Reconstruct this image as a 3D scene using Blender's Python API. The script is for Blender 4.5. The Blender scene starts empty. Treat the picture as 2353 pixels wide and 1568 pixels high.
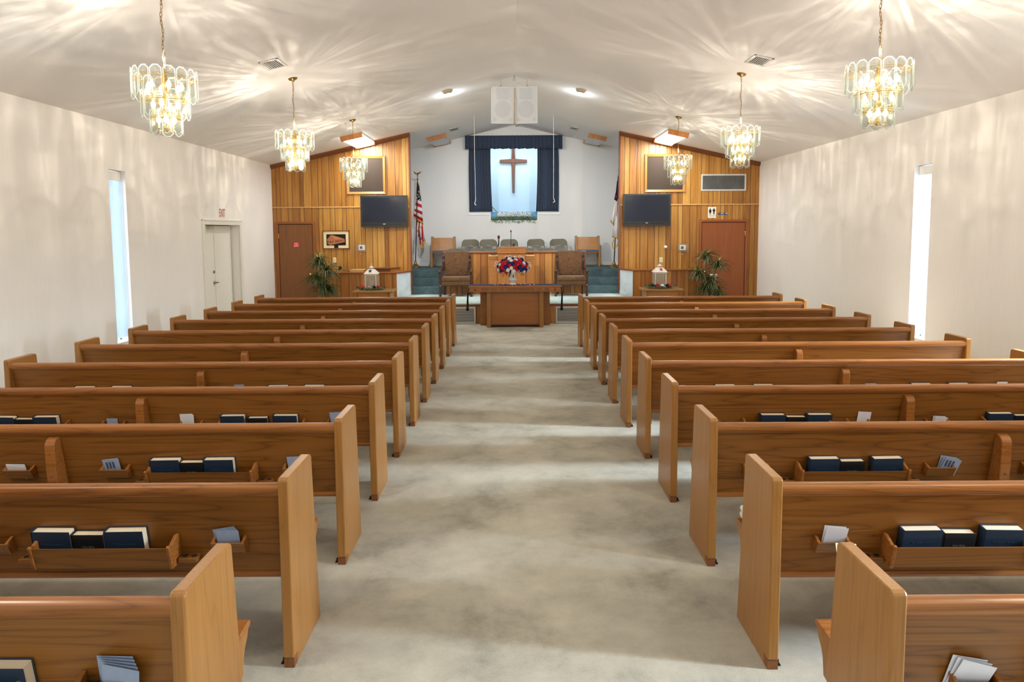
import bpy, bmesh, math, random
from mathutils import Vector, Matrix
PI = math.pi
sc = bpy.context.scene
C = sc.collection
random.seed(7)

# ------------------------------------------------------------------ camera
cam_d = bpy.data.cameras.new('camera')
cam = bpy.data.objects.new('camera', cam_d)
C.objects.link(cam)
cam_d.sensor_fit = 'HORIZONTAL'
cam_d.sensor_width = 36.0
cam_d.lens = 1600.0 / 2353.0 * 36.0
cam_d.shift_y = -117.75 / 2353.0
cam_d.clip_start = 0.05
RT = Vector((0.99998035, 0.00049459, -0.00624949))
UP = Vector((0.00618514, 0.08470119, 0.9963872))
FW = Vector((-0.00102214, 0.99640627, -0.08469647))
m3 = Matrix((RT, UP, -FW)).transposed()
cam.matrix_world = Matrix.Translation((0, 0, 1.986)) @ m3.to_4x4()
sc.camera = cam

# ------------------------------------------------------------------ view, world, sky light
sc.view_settings.view_transform = 'Standard'
sc.view_settings.look = 'None'
sc.view_settings.gamma = 1.0
sc.view_settings.use_curve_mapping = False
sc.view_settings.exposure = 0.9
cy = sc.cycles
cy.max_bounces = 7
cy.diffuse_bounces = 4
cy.glossy_bounces = 3
cy.transmission_bounces = 4
cy.transparent_max_bounces = 32
cy.caustics_reflective = False
cy.caustics_refractive = False
cy.sample_clamp_indirect = 4.0
cy.use_denoising = True
try:
    cy.use_light_tree = True
except Exception:
    pass

def lin(r, g, b):
    f = lambda c: (c / 255.0) / 12.92 if c <= 10.3 else ((c / 255.0 + 0.055) / 1.055) ** 2.4
    return (f(r), f(g), f(b), 1.0)

W = bpy.data.worlds.new('daylight')
sc.world = W
W.use_nodes = True
bgn = W.node_tree.nodes['Background']
bgn.inputs[0].default_value = (0.88, 0.94, 1.0, 1.0)
bgn.inputs[1].default_value = 0.75

def area_light(name, loc, rot, sx, sy, power, col=(1, 1, 1), spread=PI):
    d = bpy.data.lights.new(name, 'AREA')
    d.shape = 'RECTANGLE'
    d.size = sx
    d.size_y = sy
    d.energy = power
    d.color = col
    d.spread = spread
    o = bpy.data.objects.new(name, d)
    C.objects.link(o)
    o.location = loc
    o.rotation_euler = rot
    return o

def point_light(name, loc, power, col, radius=0.02, parent=None):
    d = bpy.data.lights.new(name, 'POINT')
    d.energy = power
    d.color = col
    d.shadow_soft_size = radius
    o = bpy.data.objects.new(name, d)
    C.objects.link(o)
    o.location = loc
    if parent:
        o.parent = parent
    return o

# room constants
XL, XR = -5.82, 5.98          # inner faces of the side walls
RX, RZ, SL = 0.07, 4.91, 0.2226   # ridge x, ridge z, slope
YP, YB = 17.0, 19.7           # panelled wall, rear wall of the choir
ZP, ZC = 0.43, 1.0            # platform and choir floor
YBACK = -3.5
WIN_Y = (10.36, 6.25, 2.15)
def ceil_z(x):
    return RZ - SL * abs(x - RX)

# daylight entering the tall slit windows (sky outside the panes)
for i, y in enumerate(WIN_Y):
    area_light('daylight_left', (XL - 0.30, y, 1.62), (0, -PI / 2, 0), 2.4, 0.38, 12, (0.72, 0.87, 1.0))
    area_light('daylight_right', (XR + 1.05, y - 0.12, 2.15), (0, PI / 2 - 0.6, 0), 2.4, 0.5, 215, (0.74, 0.87, 1.0), 1.2)
WARM = (1.0, 0.88, 0.73)

# ------------------------------------------------------------------ node helpers / materials
def new_mat(name):
    m = bpy.data.materials.new(name)
    m.use_nodes = True
    nt = m.node_tree
    return m, nt, nt.nodes['Principled BSDF']

def N(nt, t, **kw):
    n = nt.nodes.new(t)
    for k, v in kw.items():
        setattr(n, k, v)
    return n

def L(nt, a, b):
    nt.links.new(a, b)

def ramp(nt, fac, stops, interp='LINEAR'):
    r = N(nt, 'ShaderNodeValToRGB')
    cr = r.color_ramp
    cr.interpolation = interp
    cr.elements.remove(cr.elements[1])
    cr.elements[0].position = stops[0][0]
    cr.elements[0].color = stops[0][1]
    for p, c in stops[1:]:
        cr.elements.new(p).color = c
    L(nt, fac, r.inputs[0])
    return r.outputs[0]

def math_n(nt, op, a, b=None):
    n = N(nt, 'ShaderNodeMath', operation=op)
    for i, v in enumerate((a, b)):
        if v is None:
            continue
        if isinstance(v, (int, float)):
            n.inputs[i].default_value = v
        else:
            L(nt, v, n.inputs[i])
    return n.outputs[0]

def plain(name, col, rough=0.5, metal=0.0, spec=0.5, emit=None, estr=0.0, noise=0.0, nscale=20.0, bump=0.0, bscale=200.0, sheen=0.0):
    m, nt, b = new_mat(name)
    b.inputs['Base Color'].default_value = col
    b.inputs['Roughness'].default_value = rough
    b.inputs['Metallic'].default_value = metal
    b.inputs['Specular IOR Level'].default_value = spec
    tc = N(nt, 'ShaderNodeTexCoord')
    if noise > 0:
        n = N(nt, 'ShaderNodeTexNoise')
        n.inputs['Scale'].default_value = nscale
        n.inputs['Detail'].default_value = 4
        L(nt, tc.outputs['Object'], n.inputs['Vector'])
        lo = tuple(c * (1 - noise) for c in col[:3]) + (1,)
        hi = tuple(min(1, c * (1 + noise)) for c in col[:3]) + (1,)
        L(nt, ramp(nt, n.outputs[0], [(0.3, lo), (0.7, hi)]), b.inputs['Base Color'])
    if bump > 0:
        n2 = N(nt, 'ShaderNodeTexNoise')
        n2.inputs['Scale'].default_value = bscale
        n2.inputs['Detail'].default_value = 2
        L(nt, tc.outputs['Object'], n2.inputs['Vector'])
        bp = N(nt, 'ShaderNodeBump')
        bp.inputs['Strength'].default_value = bump
        bp.inputs['Distance'].default_value = 0.01
        L(nt, n2.outputs[0], bp.inputs['Height'])
        L(nt, bp.outputs[0], b.inputs['Normal'])
    if emit:
        b.inputs['Emission Color'].default_value = emit
        b.inputs['Emission Strength'].default_value = estr
    if sheen:
        b.inputs['Sheen Weight'].default_value = sheen
    return m

def oak(name, dark, mid, light, axis='x', rough=0.38, scale=1.0, contrast=1.0):
    """oak with long grain along one object axis; each copy gets its own cut of the log"""
    m, nt, b = new_mat(name)
    tc = N(nt, 'ShaderNodeTexCoord')
    oi = N(nt, 'ShaderNodeObjectInfo')
    mp = N(nt, 'ShaderNodeMapping')
    s = {'x': (0.55, 9, 9), 'y': (9, 0.55, 9), 'z': (9, 9, 0.55)}[axis]
    mp.inputs['Scale'].default_value = tuple(v * scale for v in s)
    L(nt, tc.outputs['Object'], mp.inputs['Vector'])
    off = N(nt, 'ShaderNodeVectorMath', operation='SCALE')
    cx = N(nt, 'ShaderNodeCombineXYZ')
    for i in range(3):
        L(nt, oi.outputs['Random'], cx.inputs[i])
    L(nt, cx.outputs[0], off.inputs[0])
    off.inputs['Scale'].default_value = 37.0
    ad = N(nt, 'ShaderNodeVectorMath', operation='ADD')
    L(nt, mp.outputs[0], ad.inputs[0])
    L(nt, off.outputs[0], ad.inputs[1])
    n1 = N(nt, 'ShaderNodeTexNoise')
    n1.inputs['Scale'].default_value = 0.9
    n1.inputs['Detail'].default_value = 2
    n1.inputs['Distortion'].default_value = 0.35
    L(nt, ad.outputs[0], n1.inputs['Vector'])
    # contour lines of the noise = thin dark cathedral figure
    w = math_n(nt, 'ABSOLUTE', math_n(nt, 'SINE', math_n(nt, 'MULTIPLY', n1.outputs[0], 30.0)))
    w = math_n(nt, 'POWER', w, 0.35)
    # fine pores, much longer than wide
    mf = N(nt, 'ShaderNodeMapping')
    mf.inputs['Scale'].default_value = {'x': (0.22, 4.5, 4.5), 'y': (4.5, 0.22, 4.5), 'z': (4.5, 4.5, 0.22)}[axis]
    L(nt, ad.outputs[0], mf.inputs['Vector'])
    n2 = N(nt, 'ShaderNodeTexNoise')
    n2.inputs['Scale'].default_value = 4.0
    n2.inputs['Detail'].default_value = 6
    n2.inputs['Roughness'].default_value = 0.65
    L(nt, mf.outputs[0], n2.inputs['Vector'])
    v = math_n(nt, 'ADD', math_n(nt, 'MULTIPLY', w, 0.36 * contrast), math_n(nt, 'MULTIPLY', n2.outputs[0], 0.55))
    v = math_n(nt, 'ADD', v, math_n(nt, 'MULTIPLY', n1.outputs[0], 0.12))
    v = math_n(nt, 'ADD', v, math_n(nt, 'MULTIPLY', math_n(nt, 'SUBTRACT', oi.outputs['Random'], 0.5), 0.10))
    v = math_n(nt, 'SUBTRACT', v, 0.14 * contrast - 0.10)
    col = ramp(nt, v, [(0.22, dark), (0.5, mid), (0.78, light)])
    L(nt, col, b.inputs['Base Color'])
    b.inputs['Roughness'].default_value = rough
    b.inputs['Specular IOR Level'].default_value = 0.45
    bp = N(nt, 'ShaderNodeBump')
    bp.inputs['Strength'].default_value = 0.08
    bp.inputs['Distance'].default_value = 0.004
    L(nt, v, bp.inputs['Height'])
    L(nt, bp.outputs[0], b.inputs['Normal'])
    return m

def panelling(name, dark, mid, light, tint=1.0):
    """tongue and groove boards of uneven width, dark grooves, vertical grain"""
    m, nt, b = new_mat(name)
    tc = N(nt, 'ShaderNodeTexCoord')
    sp = N(nt, 'ShaderNodeSeparateXYZ')
    L(nt, tc.outputs['Object'], sp.inputs[0])
    # use x plus y so that angled returns keep boards too
    u = math_n(nt, 'DIVIDE', math_n(nt, 'ADD', sp.outputs[0], 20.0), 1.02)
    fr = math_n(nt, 'FRACT', u)
    fl = math_n(nt, 'FLOOR', u)
    edges = [0, 0.10, 0.27, 0.385, 0.56, 0.655, 0.84]
    vals = [0.15, 0.55, 0.85, 0.35, 0.7, 0.1, 0.95]
    pv = ramp(nt, fr, [(e, (v, v, v, 1)) for e, v in zip(edges, vals)], 'CONSTANT')
    gst = []
    g = 0.0066
    k0, k1 = (0, 0, 0, 1), (1, 1, 1, 1)
    for e in edges[1:]:
        gst += [(e - g, k0), (e - g * 0.5, k1), (e + g * 0.5, k1), (e + g, k0)]
    gst = [(0, k1), (g, k1), (g * 1.5, k0)] + gst
    gr = ramp(nt, fr, gst)
    up = math_n(nt, 'GREATER_THAN', sp.outputs[2], 2.58)
    seed = math_n(nt, 'ADD', math_n(nt, 'MULTIPLY', pv, 23.7), math_n(nt, 'ADD', math_n(nt, 'MULTIPLY', fl, 3.31), math_n(nt, 'MULTIPLY', up, 7.7)))
    wn = N(nt, 'ShaderNodeTexWhiteNoise', noise_dimensions='1D')
    L(nt, seed, wn.inputs['W'])
    mp = N(nt, 'ShaderNodeMapping')
    mp.inputs['Scale'].default_value = (14, 14, 0.9)
    L(nt, tc.outputs['Object'], mp.inputs['Vector'])
    cx = N(nt, 'ShaderNodeCombineXYZ')
    L(nt, math_n(nt, 'MULTIPLY', wn.outputs[0], 50.0), cx.inputs[2])
    ad = N(nt, 'ShaderNodeVectorMath', operation='ADD')
    L(nt, mp.outputs[0], ad.inputs[0])
    L(nt, cx.outputs[0], ad.inputs[1])
    n1 = N(nt, 'ShaderNodeTexNoise')
    n1.inputs['Scale'].default_value = 1.0
    n1.inputs['Detail'].default_value = 6
    n1.inputs['Distortion'].default_value = 0.9
    L(nt, ad.outputs[0], n1.inputs['Vector'])
    v = math_n(nt, 'ADD', math_n(nt, 'MULTIPLY', n1.outputs[0], 0.72), math_n(nt, 'MULTIPLY', wn.outputs[0], 0.42))
    col = ramp(nt, v, [(0.28, dark), (0.56, mid), (0.84, light)])
    mx = N(nt, 'ShaderNodeMix', data_type='RGBA')
    L(nt, gr, mx.inputs[0])
    L(nt, col, mx.inputs[6])
    mx.inputs[7].default_value = lin(48, 20, 10)
    L(nt, mx.outputs[2], b.inputs['Base Color'])
    b.inputs['Roughness'].default_value = 0.36
    bp = N(nt, 'ShaderNodeBump')
    bp.inputs['Strength'].default_value = 0.6
    bp.inputs['Distance'].default_value = 0.006
    L(nt, math_n(nt, 'SUBTRACT', 1.0, gr), bp.inputs['Height'])
    L(nt, bp.outputs[0], b.inputs['Normal'])
    return m

def carpet(name, cols, big=1.3, fine=260.0):
    m, nt, b = new_mat(name)
    tc = N(nt, 'ShaderNodeTexCoord')
    n1 = N(nt, 'ShaderNodeTexNoise')
    n1.inputs['Scale'].default_value = big
    n1.inputs['Detail'].default_value = 10
    n1.inputs['Roughness'].default_value = 0.72
    n1.inputs['Distortion'].default_value = 0.15
    L(nt, tc.outputs['Object'], n1.inputs['Vector'])
    n2 = N(nt, 'ShaderNodeTexNoise')
    n2.inputs['Scale'].default_value = fine
    n2.inputs['Detail'].default_value = 2
    L(nt, tc.outputs['Object'], n2.inputs['Vector'])
    v = math_n(nt, 'ADD', math_n(nt, 'MULTIPLY', n1.outputs[0], 1.0), math_n(nt, 'MULTIPLY', math_n(nt, 'SUBTRACT', n2.outputs[0], 0.5), 0.35))
    L(nt, ramp(nt, v, [(0.30, cols[0]), (0.47, cols[1]), (0.66, cols[2])]), b.inputs['Base Color'])
    b.inputs['Roughness'].default_value = 0.95
    b.inputs['Specular IOR Level'].default_value = 0.15
    bp = N(nt, 'ShaderNodeBump')
    bp.inputs['Strength'].default_value = 0.5
    bp.inputs['Distance'].default_value = 0.006
    L(nt, n2.outputs[0], bp.inputs['Height'])
    L(nt, bp.outputs[0], b.inputs['Normal'])
    return m

def wallpaper(name, col):
    """off-white textured wall covering with a faint vertical weave"""
    m, nt, b = new_mat(name)
    tc = N(nt, 'ShaderNodeTexCoord')
    mp = N(nt, 'ShaderNodeMapping')
    mp.inputs['Scale'].default_value = (90, 90, 2.5)
    L(nt, tc.outputs['Object'], mp.inputs['Vector'])
    n = N(nt, 'ShaderNodeTexNoise')
    n.inputs['Scale'].default_value = 1.0
    n.inputs['Detail'].default_value = 4
    L(nt, mp.outputs[0], n.inputs['Vector'])
    lo = tuple(c * 0.955 for c in col[:3]) + (1,)
    L(nt, ramp(nt, n.outputs[0], [(0.3, lo), (0.7, col)]), b.inputs['Base Color'])
    b.inputs['Roughness'].default_value = 0.75
    b.inputs['Specular IOR Level'].default_value = 0.25
    bp = N(nt, 'ShaderNodeBump')
    bp.inputs['Strength'].default_value = 0.12
    bp.inputs['Distance'].default_value = 0.003
    L(nt, n.outputs[0], bp.inputs['Height'])
    L(nt, bp.outputs[0], b.inputs['Normal'])
    return m

def glass_mat(name, tint, trans, white):
    m = bpy.data.materials.new(name)
    m.use_nodes = True
    nt = m.node_tree
    nt.nodes.clear()
    out = N(nt, 'ShaderNodeOutputMaterial')
    tr = N(nt, 'ShaderNodeBsdfTransparent')
    tr.inputs[0].default_value = tint
    gl = N(nt, 'ShaderNodeBsdfGlossy')
    gl.inputs['Roughness'].default_value = 0.08
    tl = N(nt, 'ShaderNodeBsdfTranslucent')
    tl.inputs[0].default_value = (0.93, 1.0, 0.94, 1)
    df = N(nt, 'ShaderNodeBsdfDiffuse')
    df.inputs[0].default_value = (0.93, 1.0, 0.94, 1)
    m1 = N(nt, 'ShaderNodeMixShader')
    m1.inputs[0].default_value = 0.5
    L(nt, tl.outputs[0], m1.inputs[1])
    L(nt, df.outputs[0], m1.inputs[2])
    m2 = N(nt, 'ShaderNodeMixShader')
    m2.inputs[0].default_value = white
    L(nt, tr.outputs[0], m2.inputs[1])
    L(nt, m1.outputs[0], m2.inputs[2])
    m3_ = N(nt, 'ShaderNodeMixShader')
    fr = N(nt, 'ShaderNodeLayerWeight')
    fr.inputs[0].default_value = 0.3
    L(nt, math_n(nt, 'ADD', math_n(nt, 'MULTIPLY', math_n(nt, 'POWER', fr.outputs['Facing'], 3.0), 0.22), 0.035), m3_.inputs[0])
    L(nt, m2.outputs[0], m3_.inputs[1])
    L(nt, gl.outputs[0], m3_.inputs[2])
    L(nt, m3_.outputs[0], out.inputs[0])
    return m

def paisley(name):
    m, nt, b = new_mat(name)
    tc = N(nt, 'ShaderNodeTexCoord')
    n0 = N(nt, 'ShaderNodeTexNoise')
    n0.inputs['Scale'].default_value = 6.5
    n0.inputs['Detail'].default_value = 1
    n0.inputs['Distortion'].default_value = 2.4
    L(nt, tc.outputs['Object'], n0.inputs['Vector'])
    w = math_n(nt, 'SINE', math_n(nt, 'MULTIPLY', n0.outputs[0], 34.0))
    n1 = N(nt, 'ShaderNodeTexNoise')
    n1.inputs['Scale'].default_value = 130
    L(nt, tc.outputs['Object'], n1.inputs['Vector'])
    v = math_n(nt, 'ADD', math_n(nt, 'MULTIPLY', w, 0.5), math_n(nt, 'MULTIPLY', n1.outputs[0], 0.5))
    L(nt, ramp(nt, v, [(0.0, lin(100, 66, 30)), (0.25, lin(84, 53, 23)), (0.55, lin(96, 62, 28)), (0.78, lin(58, 34, 14))]), b.inputs['Base Color'])
    b.inputs['Roughness'].default_value = 0.9
    b.inputs['Sheen Weight'].default_value = 0.2
    return m

M = {}
OD, OM, OL = lin(74, 43, 12), lin(121, 74, 23), lin(143, 92, 35)
M['oak_x'] = oak('oak_long_grain', OD, OM, OL, 'x', 0.36)
M['oak_rail'] = oak('oak_rail', lin(100, 58, 21), lin(140, 85, 35), lin(162, 104, 51), 'x', 0.28)
M['oak_z'] = oak('oak_upright_grain', lin(126, 83, 36), lin(155, 106, 50), lin(170, 122, 66), 'z', 0.34, 1.0, 0.5)
M['oak_dark'] = oak('oak_base_block', lin(92, 52, 22), lin(116, 68, 30), lin(132, 80, 40), 'y', 0.4)
M['oak_table'] = oak('oak_table', lin(126, 76, 30), lin(156, 98, 43), lin(174, 116, 58), 'x', 0.4, 1.0, 0.4)
M['oak_stand'] = oak('oak_stand', lin(142, 92, 40), lin(166, 111, 52), lin(184, 130, 68), 'x', 0.32, 1.0, 0.5)
M['panel'] = panelling('honey_panelling', lin(128, 78, 22), lin(172, 115, 42), lin(202, 152, 72))
M['panel_low'] = panelling('honey_panelling_low', lin(128, 74, 22), lin(162, 100, 38), lin(188, 130, 62))
M['trim'] = oak('stained_trim', lin(110, 58, 22), lin(138, 78, 32), lin(158, 94, 44), 'x', 0.35, 1.0, 0.6)
M['crown'] = oak('stained_crown', lin(92, 46, 18), lin(112, 60, 24), lin(130, 74, 32), 'x', 0.4, 1.0, 0.6)
M['door'] = oak('walnut_door', lin(104, 62, 28), lin(126, 78, 36), lin(142, 90, 46), 'z', 0.35, 0.7, 0.5)
M['door_red'] = oak('mahogany_door', lin(126, 66, 28), lin(150, 82, 38), lin(166, 96, 48), 'z', 0.35, 0.7, 0.5)
M['wall'] = wallpaper('wall_covering', lin(245, 241, 235))
M['wall_back'] = wallpaper('choir_wall_paint', lin(226, 226, 224))
M['ceil'] = plain('textured_ceiling', lin(243, 240, 236), 0.9, bump=0.35, bscale=120, spec=0.1)
M['carpet'] = carpet('beige_carpet', (lin(148, 145, 132), lin(181, 177, 162), lin(200, 196, 180)), 1.7)
M['carpet_stage_lit'] = carpet('lit_platform_carpet', (lin(150, 166, 160), lin(178, 194, 188), lin(198, 212, 206)), 2.0)  # pale because the brightness of the lit platform is put into its colour
M['carpet_step'] = carpet('step_carpet', (lin(60, 78, 82), lin(76, 96, 100), lin(92, 110, 114)), 3.0)
M['carpet_wall'] = carpet('carpeted_half_wall', (lin(196, 208, 214), lin(216, 226, 230), lin(228, 236, 238)), 2.0)
M['white'] = plain('white_paint', lin(240, 238, 232), 0.5, noise=0.02)
M['door_white'] = plain('white_door_paint', lin(238, 236, 226), 0.45, noise=0.02)
M['brass'] = plain('polished_brass', lin(236, 190, 92), 0.22, 1.0, noise=0.05)
M['antique'] = plain('antique_brass', lin(150, 118, 62), 0.35, 1.0, noise=0.15)
M['bulb'] = plain('lit_bulb', (1, 1, 1, 1), 0.4, emit=(1.0, 0.86, 0.62, 1), estr=14.0)
M['candle'] = plain('candle_sleeve', lin(236, 216, 170), 0.5, noise=0.03)
M['glass'] = glass_mat('bevelled_glass', (0.88, 0.895, 0.885, 1), 1, 0.02)
M['rim'] = glass_mat('bevelled_glass_edge', (0.62, 0.66, 0.64, 1), 1, 0.32)
M['acrylic'] = glass_mat('clear_acrylic', (0.97, 0.98, 0.99, 1), 1, 0.06)
M['glasstop'] = glass_mat('glass_sheet', (0.9, 0.95, 0.92, 1), 1, 0.03)
M['black'] = plain('black_plastic', lin(7, 7, 8), 0.35, noise=0.1)
M['blackmetal'] = plain('black_metal', lin(22, 22, 24), 0.4, 0.3, noise=0.1)
M['screen'] = plain('dark_screen', lin(30, 32, 42), 0.16, spec=0.25, noise=0.04, nscale=3)
M['grey_trim'] = plain('grey_bezel', lin(60, 60, 58), 0.35, 0.3, noise=0.05)
M['silver'] = plain('silver_badge', lin(200, 200, 205), 0.3, 0.8, noise=0.03)
M['cloth_dark'] = plain('dark_speaker_cloth', lin(64, 50, 38), 0.95, noise=0.12, nscale=300, bump=0.2)
M['vent_slat'] = plain('vent_metal', lin(206, 204, 198), 0.45, noise=0.04)
M['vent_dark'] = plain('vent_shadow', lin(14, 14, 15), 0.9, noise=0.1)
M['vent_grey'] = plain('vent_grey_slats', lin(128, 128, 124), 0.6, noise=0.12, nscale=6)
M['steel'] = plain('brushed_steel', lin(150, 142, 126), 0.35, 1.0, noise=0.1)
M['navy'] = plain('navy_curtain', lin(46, 59, 80), 0.9, noise=0.12, nscale=30, sheen=0.15)
M['navy_flat'] = plain('navy_cloth', lin(34, 44, 92), 0.85, noise=0.1, nscale=60)
M['book_navy'] = plain('navy_book_cloth', lin(16, 40, 62), 0.55, noise=0.12, nscale=200)
M['book_black'] = plain('black_book_cloth', lin(14, 18, 22), 0.5, noise=0.12, nscale=200)
M['gilt'] = plain('stamped_lettering', lin(58, 80, 94), 0.5, 0.2, noise=0.05)
M['gilt2'] = plain('stamped_bible_lettering', lin(112, 112, 106), 0.5, 0.2, noise=0.05)
M['paper'] = plain('cream_pages', lin(238, 220, 190), 0.8, noise=0.05, nscale=300)
M['env_white'] = plain('white_envelope_paper', lin(222, 222, 226), 0.7, noise=0.02)
M['env_blue'] = plain('blue_grey_card', lin(150, 164, 188), 0.7, noise=0.06, nscale=40)
M['env_print'] = plain('printed_ink', lin(70, 80, 104), 0.7, noise=0.1)
M['red_sign'] = plain('red_sign', lin(196, 22, 40), 0.5, noise=0.03)
M['red_ink'] = plain('red_lettering', lin(178, 34, 34), 0.5, noise=0.03)
M['white_ink'] = plain('white_lettering', lin(244, 244, 244), 0.5, noise=0.01)
M['cream_sign'] = plain('cream_sign', lin(246, 240, 222), 0.5, noise=0.02)
M['black_ink'] = plain('black_lettering', lin(24, 22, 22), 0.5, noise=0.02)
M['blue_sign'] = plain('blue_sign', lin(30, 74, 140), 0.4, noise=0.03)
M['mat_board'] = plain('cream_mat_board', lin(242, 222, 172), 0.7, noise=0.03)
M['terracotta'] = plain('carved_wood_relief', lin(196, 122, 74), 0.6, noise=0.08)
M['terracotta2'] = plain('carved_wood_wall', lin(180, 108, 66), 0.6, noise=0.08)
M['felt'] = plain('black_felt', lin(24, 22, 20), 0.95, noise=0.1)
M['ivory'] = plain('ivory_plate', lin(240, 228, 190), 0.45, noise=0.02)
M['lens'] = plain('lit_diffuser', (1, 1, 1, 1), 0.5, emit=(0.93, 0.98, 1.0, 1), estr=2.6)
M['lens_off'] = plain('unlit_diffuser', lin(214, 218, 222), 0.5, noise=0.03)
M['fixture_wood'] = plain('fixture_wood_end', lin(178, 112, 48), 0.45, noise=0.15, nscale=12)
M['speaker_grille'] = plain('white_speaker_grille', lin(240, 245, 250), 0.7, noise=0.02)
M['speaker_box'] = plain('white_speaker_box', lin(250, 251, 252), 0.55, noise=0.02)
M['speaker_cone'] = plain('grille_over_cone', lin(229, 235, 242), 0.7, noise=0.02)
M['baptistry'] = plain('pale_blue_paint', lin(204, 228, 240), 0.8, noise=0.015, nscale=2)
M['tank'] = plain('tank_blue_paint', lin(88, 160, 206), 0.5, noise=0.1, nscale=3)
M['cross'] = oak('walnut_cross', lin(78, 42, 26), lin(100, 58, 38), lin(118, 74, 50), 'z', 0.4)
M['chair_metal'] = plain('taupe_chair_metal', lin(112, 107, 90), 0.4, 0.25, noise=0.04)
M['blue_cushion'] = plain('blue_seat_cushion', lin(78, 104, 126), 0.9, noise=0.08, nscale=60)
M['pale_cushion'] = plain('pale_seat_pad', lin(214, 208, 196), 0.9, noise=0.12, nscale=30)
M['paisley'] = paisley('brown_paisley')
M['carved'] = plain('dark_carved_wood', lin(62, 34, 18), 0.38, noise=0.25, nscale=25)
M['leaf'] = plain('dracaena_leaf', lin(88, 100, 58), 0.5, noise=0.35, nscale=9)
M['leaf_light'] = plain('dracaena_young_leaf', lin(132, 142, 80), 0.5, noise=0.25, nscale=9)
M['cane'] = plain('plant_cane', lin(120, 104, 78), 0.8, noise=0.2)
M['pot'] = plain('terracotta_pot', lin(168, 108, 70), 0.7, noise=0.12)
M['soil'] = plain('potting_soil', lin(50, 38, 28), 1.0, noise=0.3)
M['pedestal'] = plain('white_pedestal', lin(226, 218, 206), 0.6, noise=0.04)
M['vase'] = plain('glazed_white_vase', lin(238, 228, 216), 0.3, noise=0.02)
M['rose_red'] = plain('red_petals', lin(206, 26, 44), 0.7, noise=0.15, nscale=40)
M['rose_blue'] = plain('blue_petals', lin(34, 48, 130), 0.7, noise=0.2, nscale=40)
M['rose_white'] = plain('white_petals', lin(244, 240, 236), 0.7, noise=0.04, nscale=40)
M['rose_navy'] = plain('navy_petals', lin(22, 22, 44), 0.7, noise=0.2, nscale=40)
M['green'] = plain('artificial_leaves', lin(52, 70, 36), 0.6, noise=0.3, nscale=30)
M['green_light'] = plain('trailing_leaves', lin(96, 118, 62), 0.6, noise=0.3, nscale=30)
M['lantern'] = plain('whitewashed_metal', lin(222, 212, 200), 0.55, noise=0.08, nscale=40)
M['pierced'] = None
M['gold'] = plain('gold_fringe', lin(206, 150, 36), 0.75, noise=0.25, nscale=120)
M['flag_navy'] = plain('flag_navy_cloth', lin(22, 26, 50), 0.85, noise=0.15, nscale=40)
M['flag_white'] = plain('flag_white_cloth', lin(228, 224, 218), 0.85, noise=0.04, nscale=20)
M['flag_red'] = plain('flag_red_cloth', lin(176, 26, 40), 0.85, noise=0.08, nscale=20)
M['pole'] = plain('dark_flag_pole', lin(46, 26, 18), 0.35, noise=0.2)
M['tan'] = plain('tan_wood_top', lin(206, 158, 96), 0.5, noise=0.1)
M['incised'] = plain('incised_lettering', lin(78, 38, 12), 0.6, noise=0.1)
M['slat_blind'] = None
M['cord'] = plain('white_cord', lin(226, 218, 206), 0.6, noise=0.03)
M['spot'] = plain('spot_trim', lin(196, 180, 150), 0.5, noise=0.05)

def stripes_mat(name):
    m, nt, b = new_mat(name)
    tc = N(nt, 'ShaderNodeTexCoord')
    sp = N(nt, 'ShaderNodeSeparateXYZ')
    L(nt, tc.outputs['UV'], sp.inputs[0])
    f = math_n(nt, 'FRACT', math_n(nt, 'MULTIPLY', sp.outputs[0], 1.0))
    L(nt, ramp(nt, f, [(0.0, lin(182, 26, 42)), (0.5, lin(226, 218, 216))], 'CONSTANT'), b.inputs['Base Color'])
    b.inputs['Roughness'].default_value = 0.85
    return m
M['stripes'] = stripes_mat('flag_stripes')

def blind_mat(name, col):
    m = bpy.data.materials.new(name)
    m.use_nodes = True
    nt = m.node_tree
    nt.nodes.clear()
    out = N(nt, 'ShaderNodeOutputMaterial')
    d = N(nt, 'ShaderNodeBsdfDiffuse')
    t = N(nt, 'ShaderNodeBsdfTranslucent')
    tc = N(nt, 'ShaderNodeTexCoord')
    n = N(nt, 'ShaderNodeTexNoise')
    n.inputs['Scale'].default_value = 6
    L(nt, tc.outputs['Object'], n.inputs['Vector'])
    c = ramp(nt, n.outputs[0], [(0.3, tuple(v * 0.95 for v in col[:3]) + (1,)), (0.7, col)])
    L(nt, c, d.inputs[0])
    L(nt, c, t.inputs[0])
    mx = N(nt, 'ShaderNodeMixShader')
    mx.inputs[0].default_value = 0.6
    L(nt, d.outputs[0], mx.inputs[1])
    L(nt, t.outputs[0], mx.inputs[2])
    L(nt, mx.outputs[0], out.inputs[0])
    return m
M['slat_blind'] = blind_mat('vertical_blind_fabric', lin(232, 240, 248))

def pierced_mat(name):
    """whitewashed sheet with a cut-out scroll pattern"""
    m, nt, b = new_mat(name)
    tc = N(nt, 'ShaderNodeTexCoord')
    n = N(nt, 'ShaderNodeTexNoise')
    n.inputs['Scale'].default_value = 24
    n.inputs['Detail'].default_value = 1
    n.inputs['Distortion'].default_value = 2.2
    L(nt, tc.outputs['Object'], n.inputs['Vector'])
    w = math_n(nt, 'SINE', math_n(nt, 'MULTIPLY', n.outputs[0], 26.0))
    a = math_n(nt, 'GREATER_THAN', w, -0.15)
    L(nt, a, b.inputs['Alpha'])
    b.inputs['Base Color'].default_value = lin(196, 180, 160)
    b.inputs['Roughness'].default_value = 0.6
    return m
M['pierced'] = pierced_mat('pierced_lantern_sheet')

# ------------------------------------------------------------------ geometry helpers
def BM():
    return bmesh.new()

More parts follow.
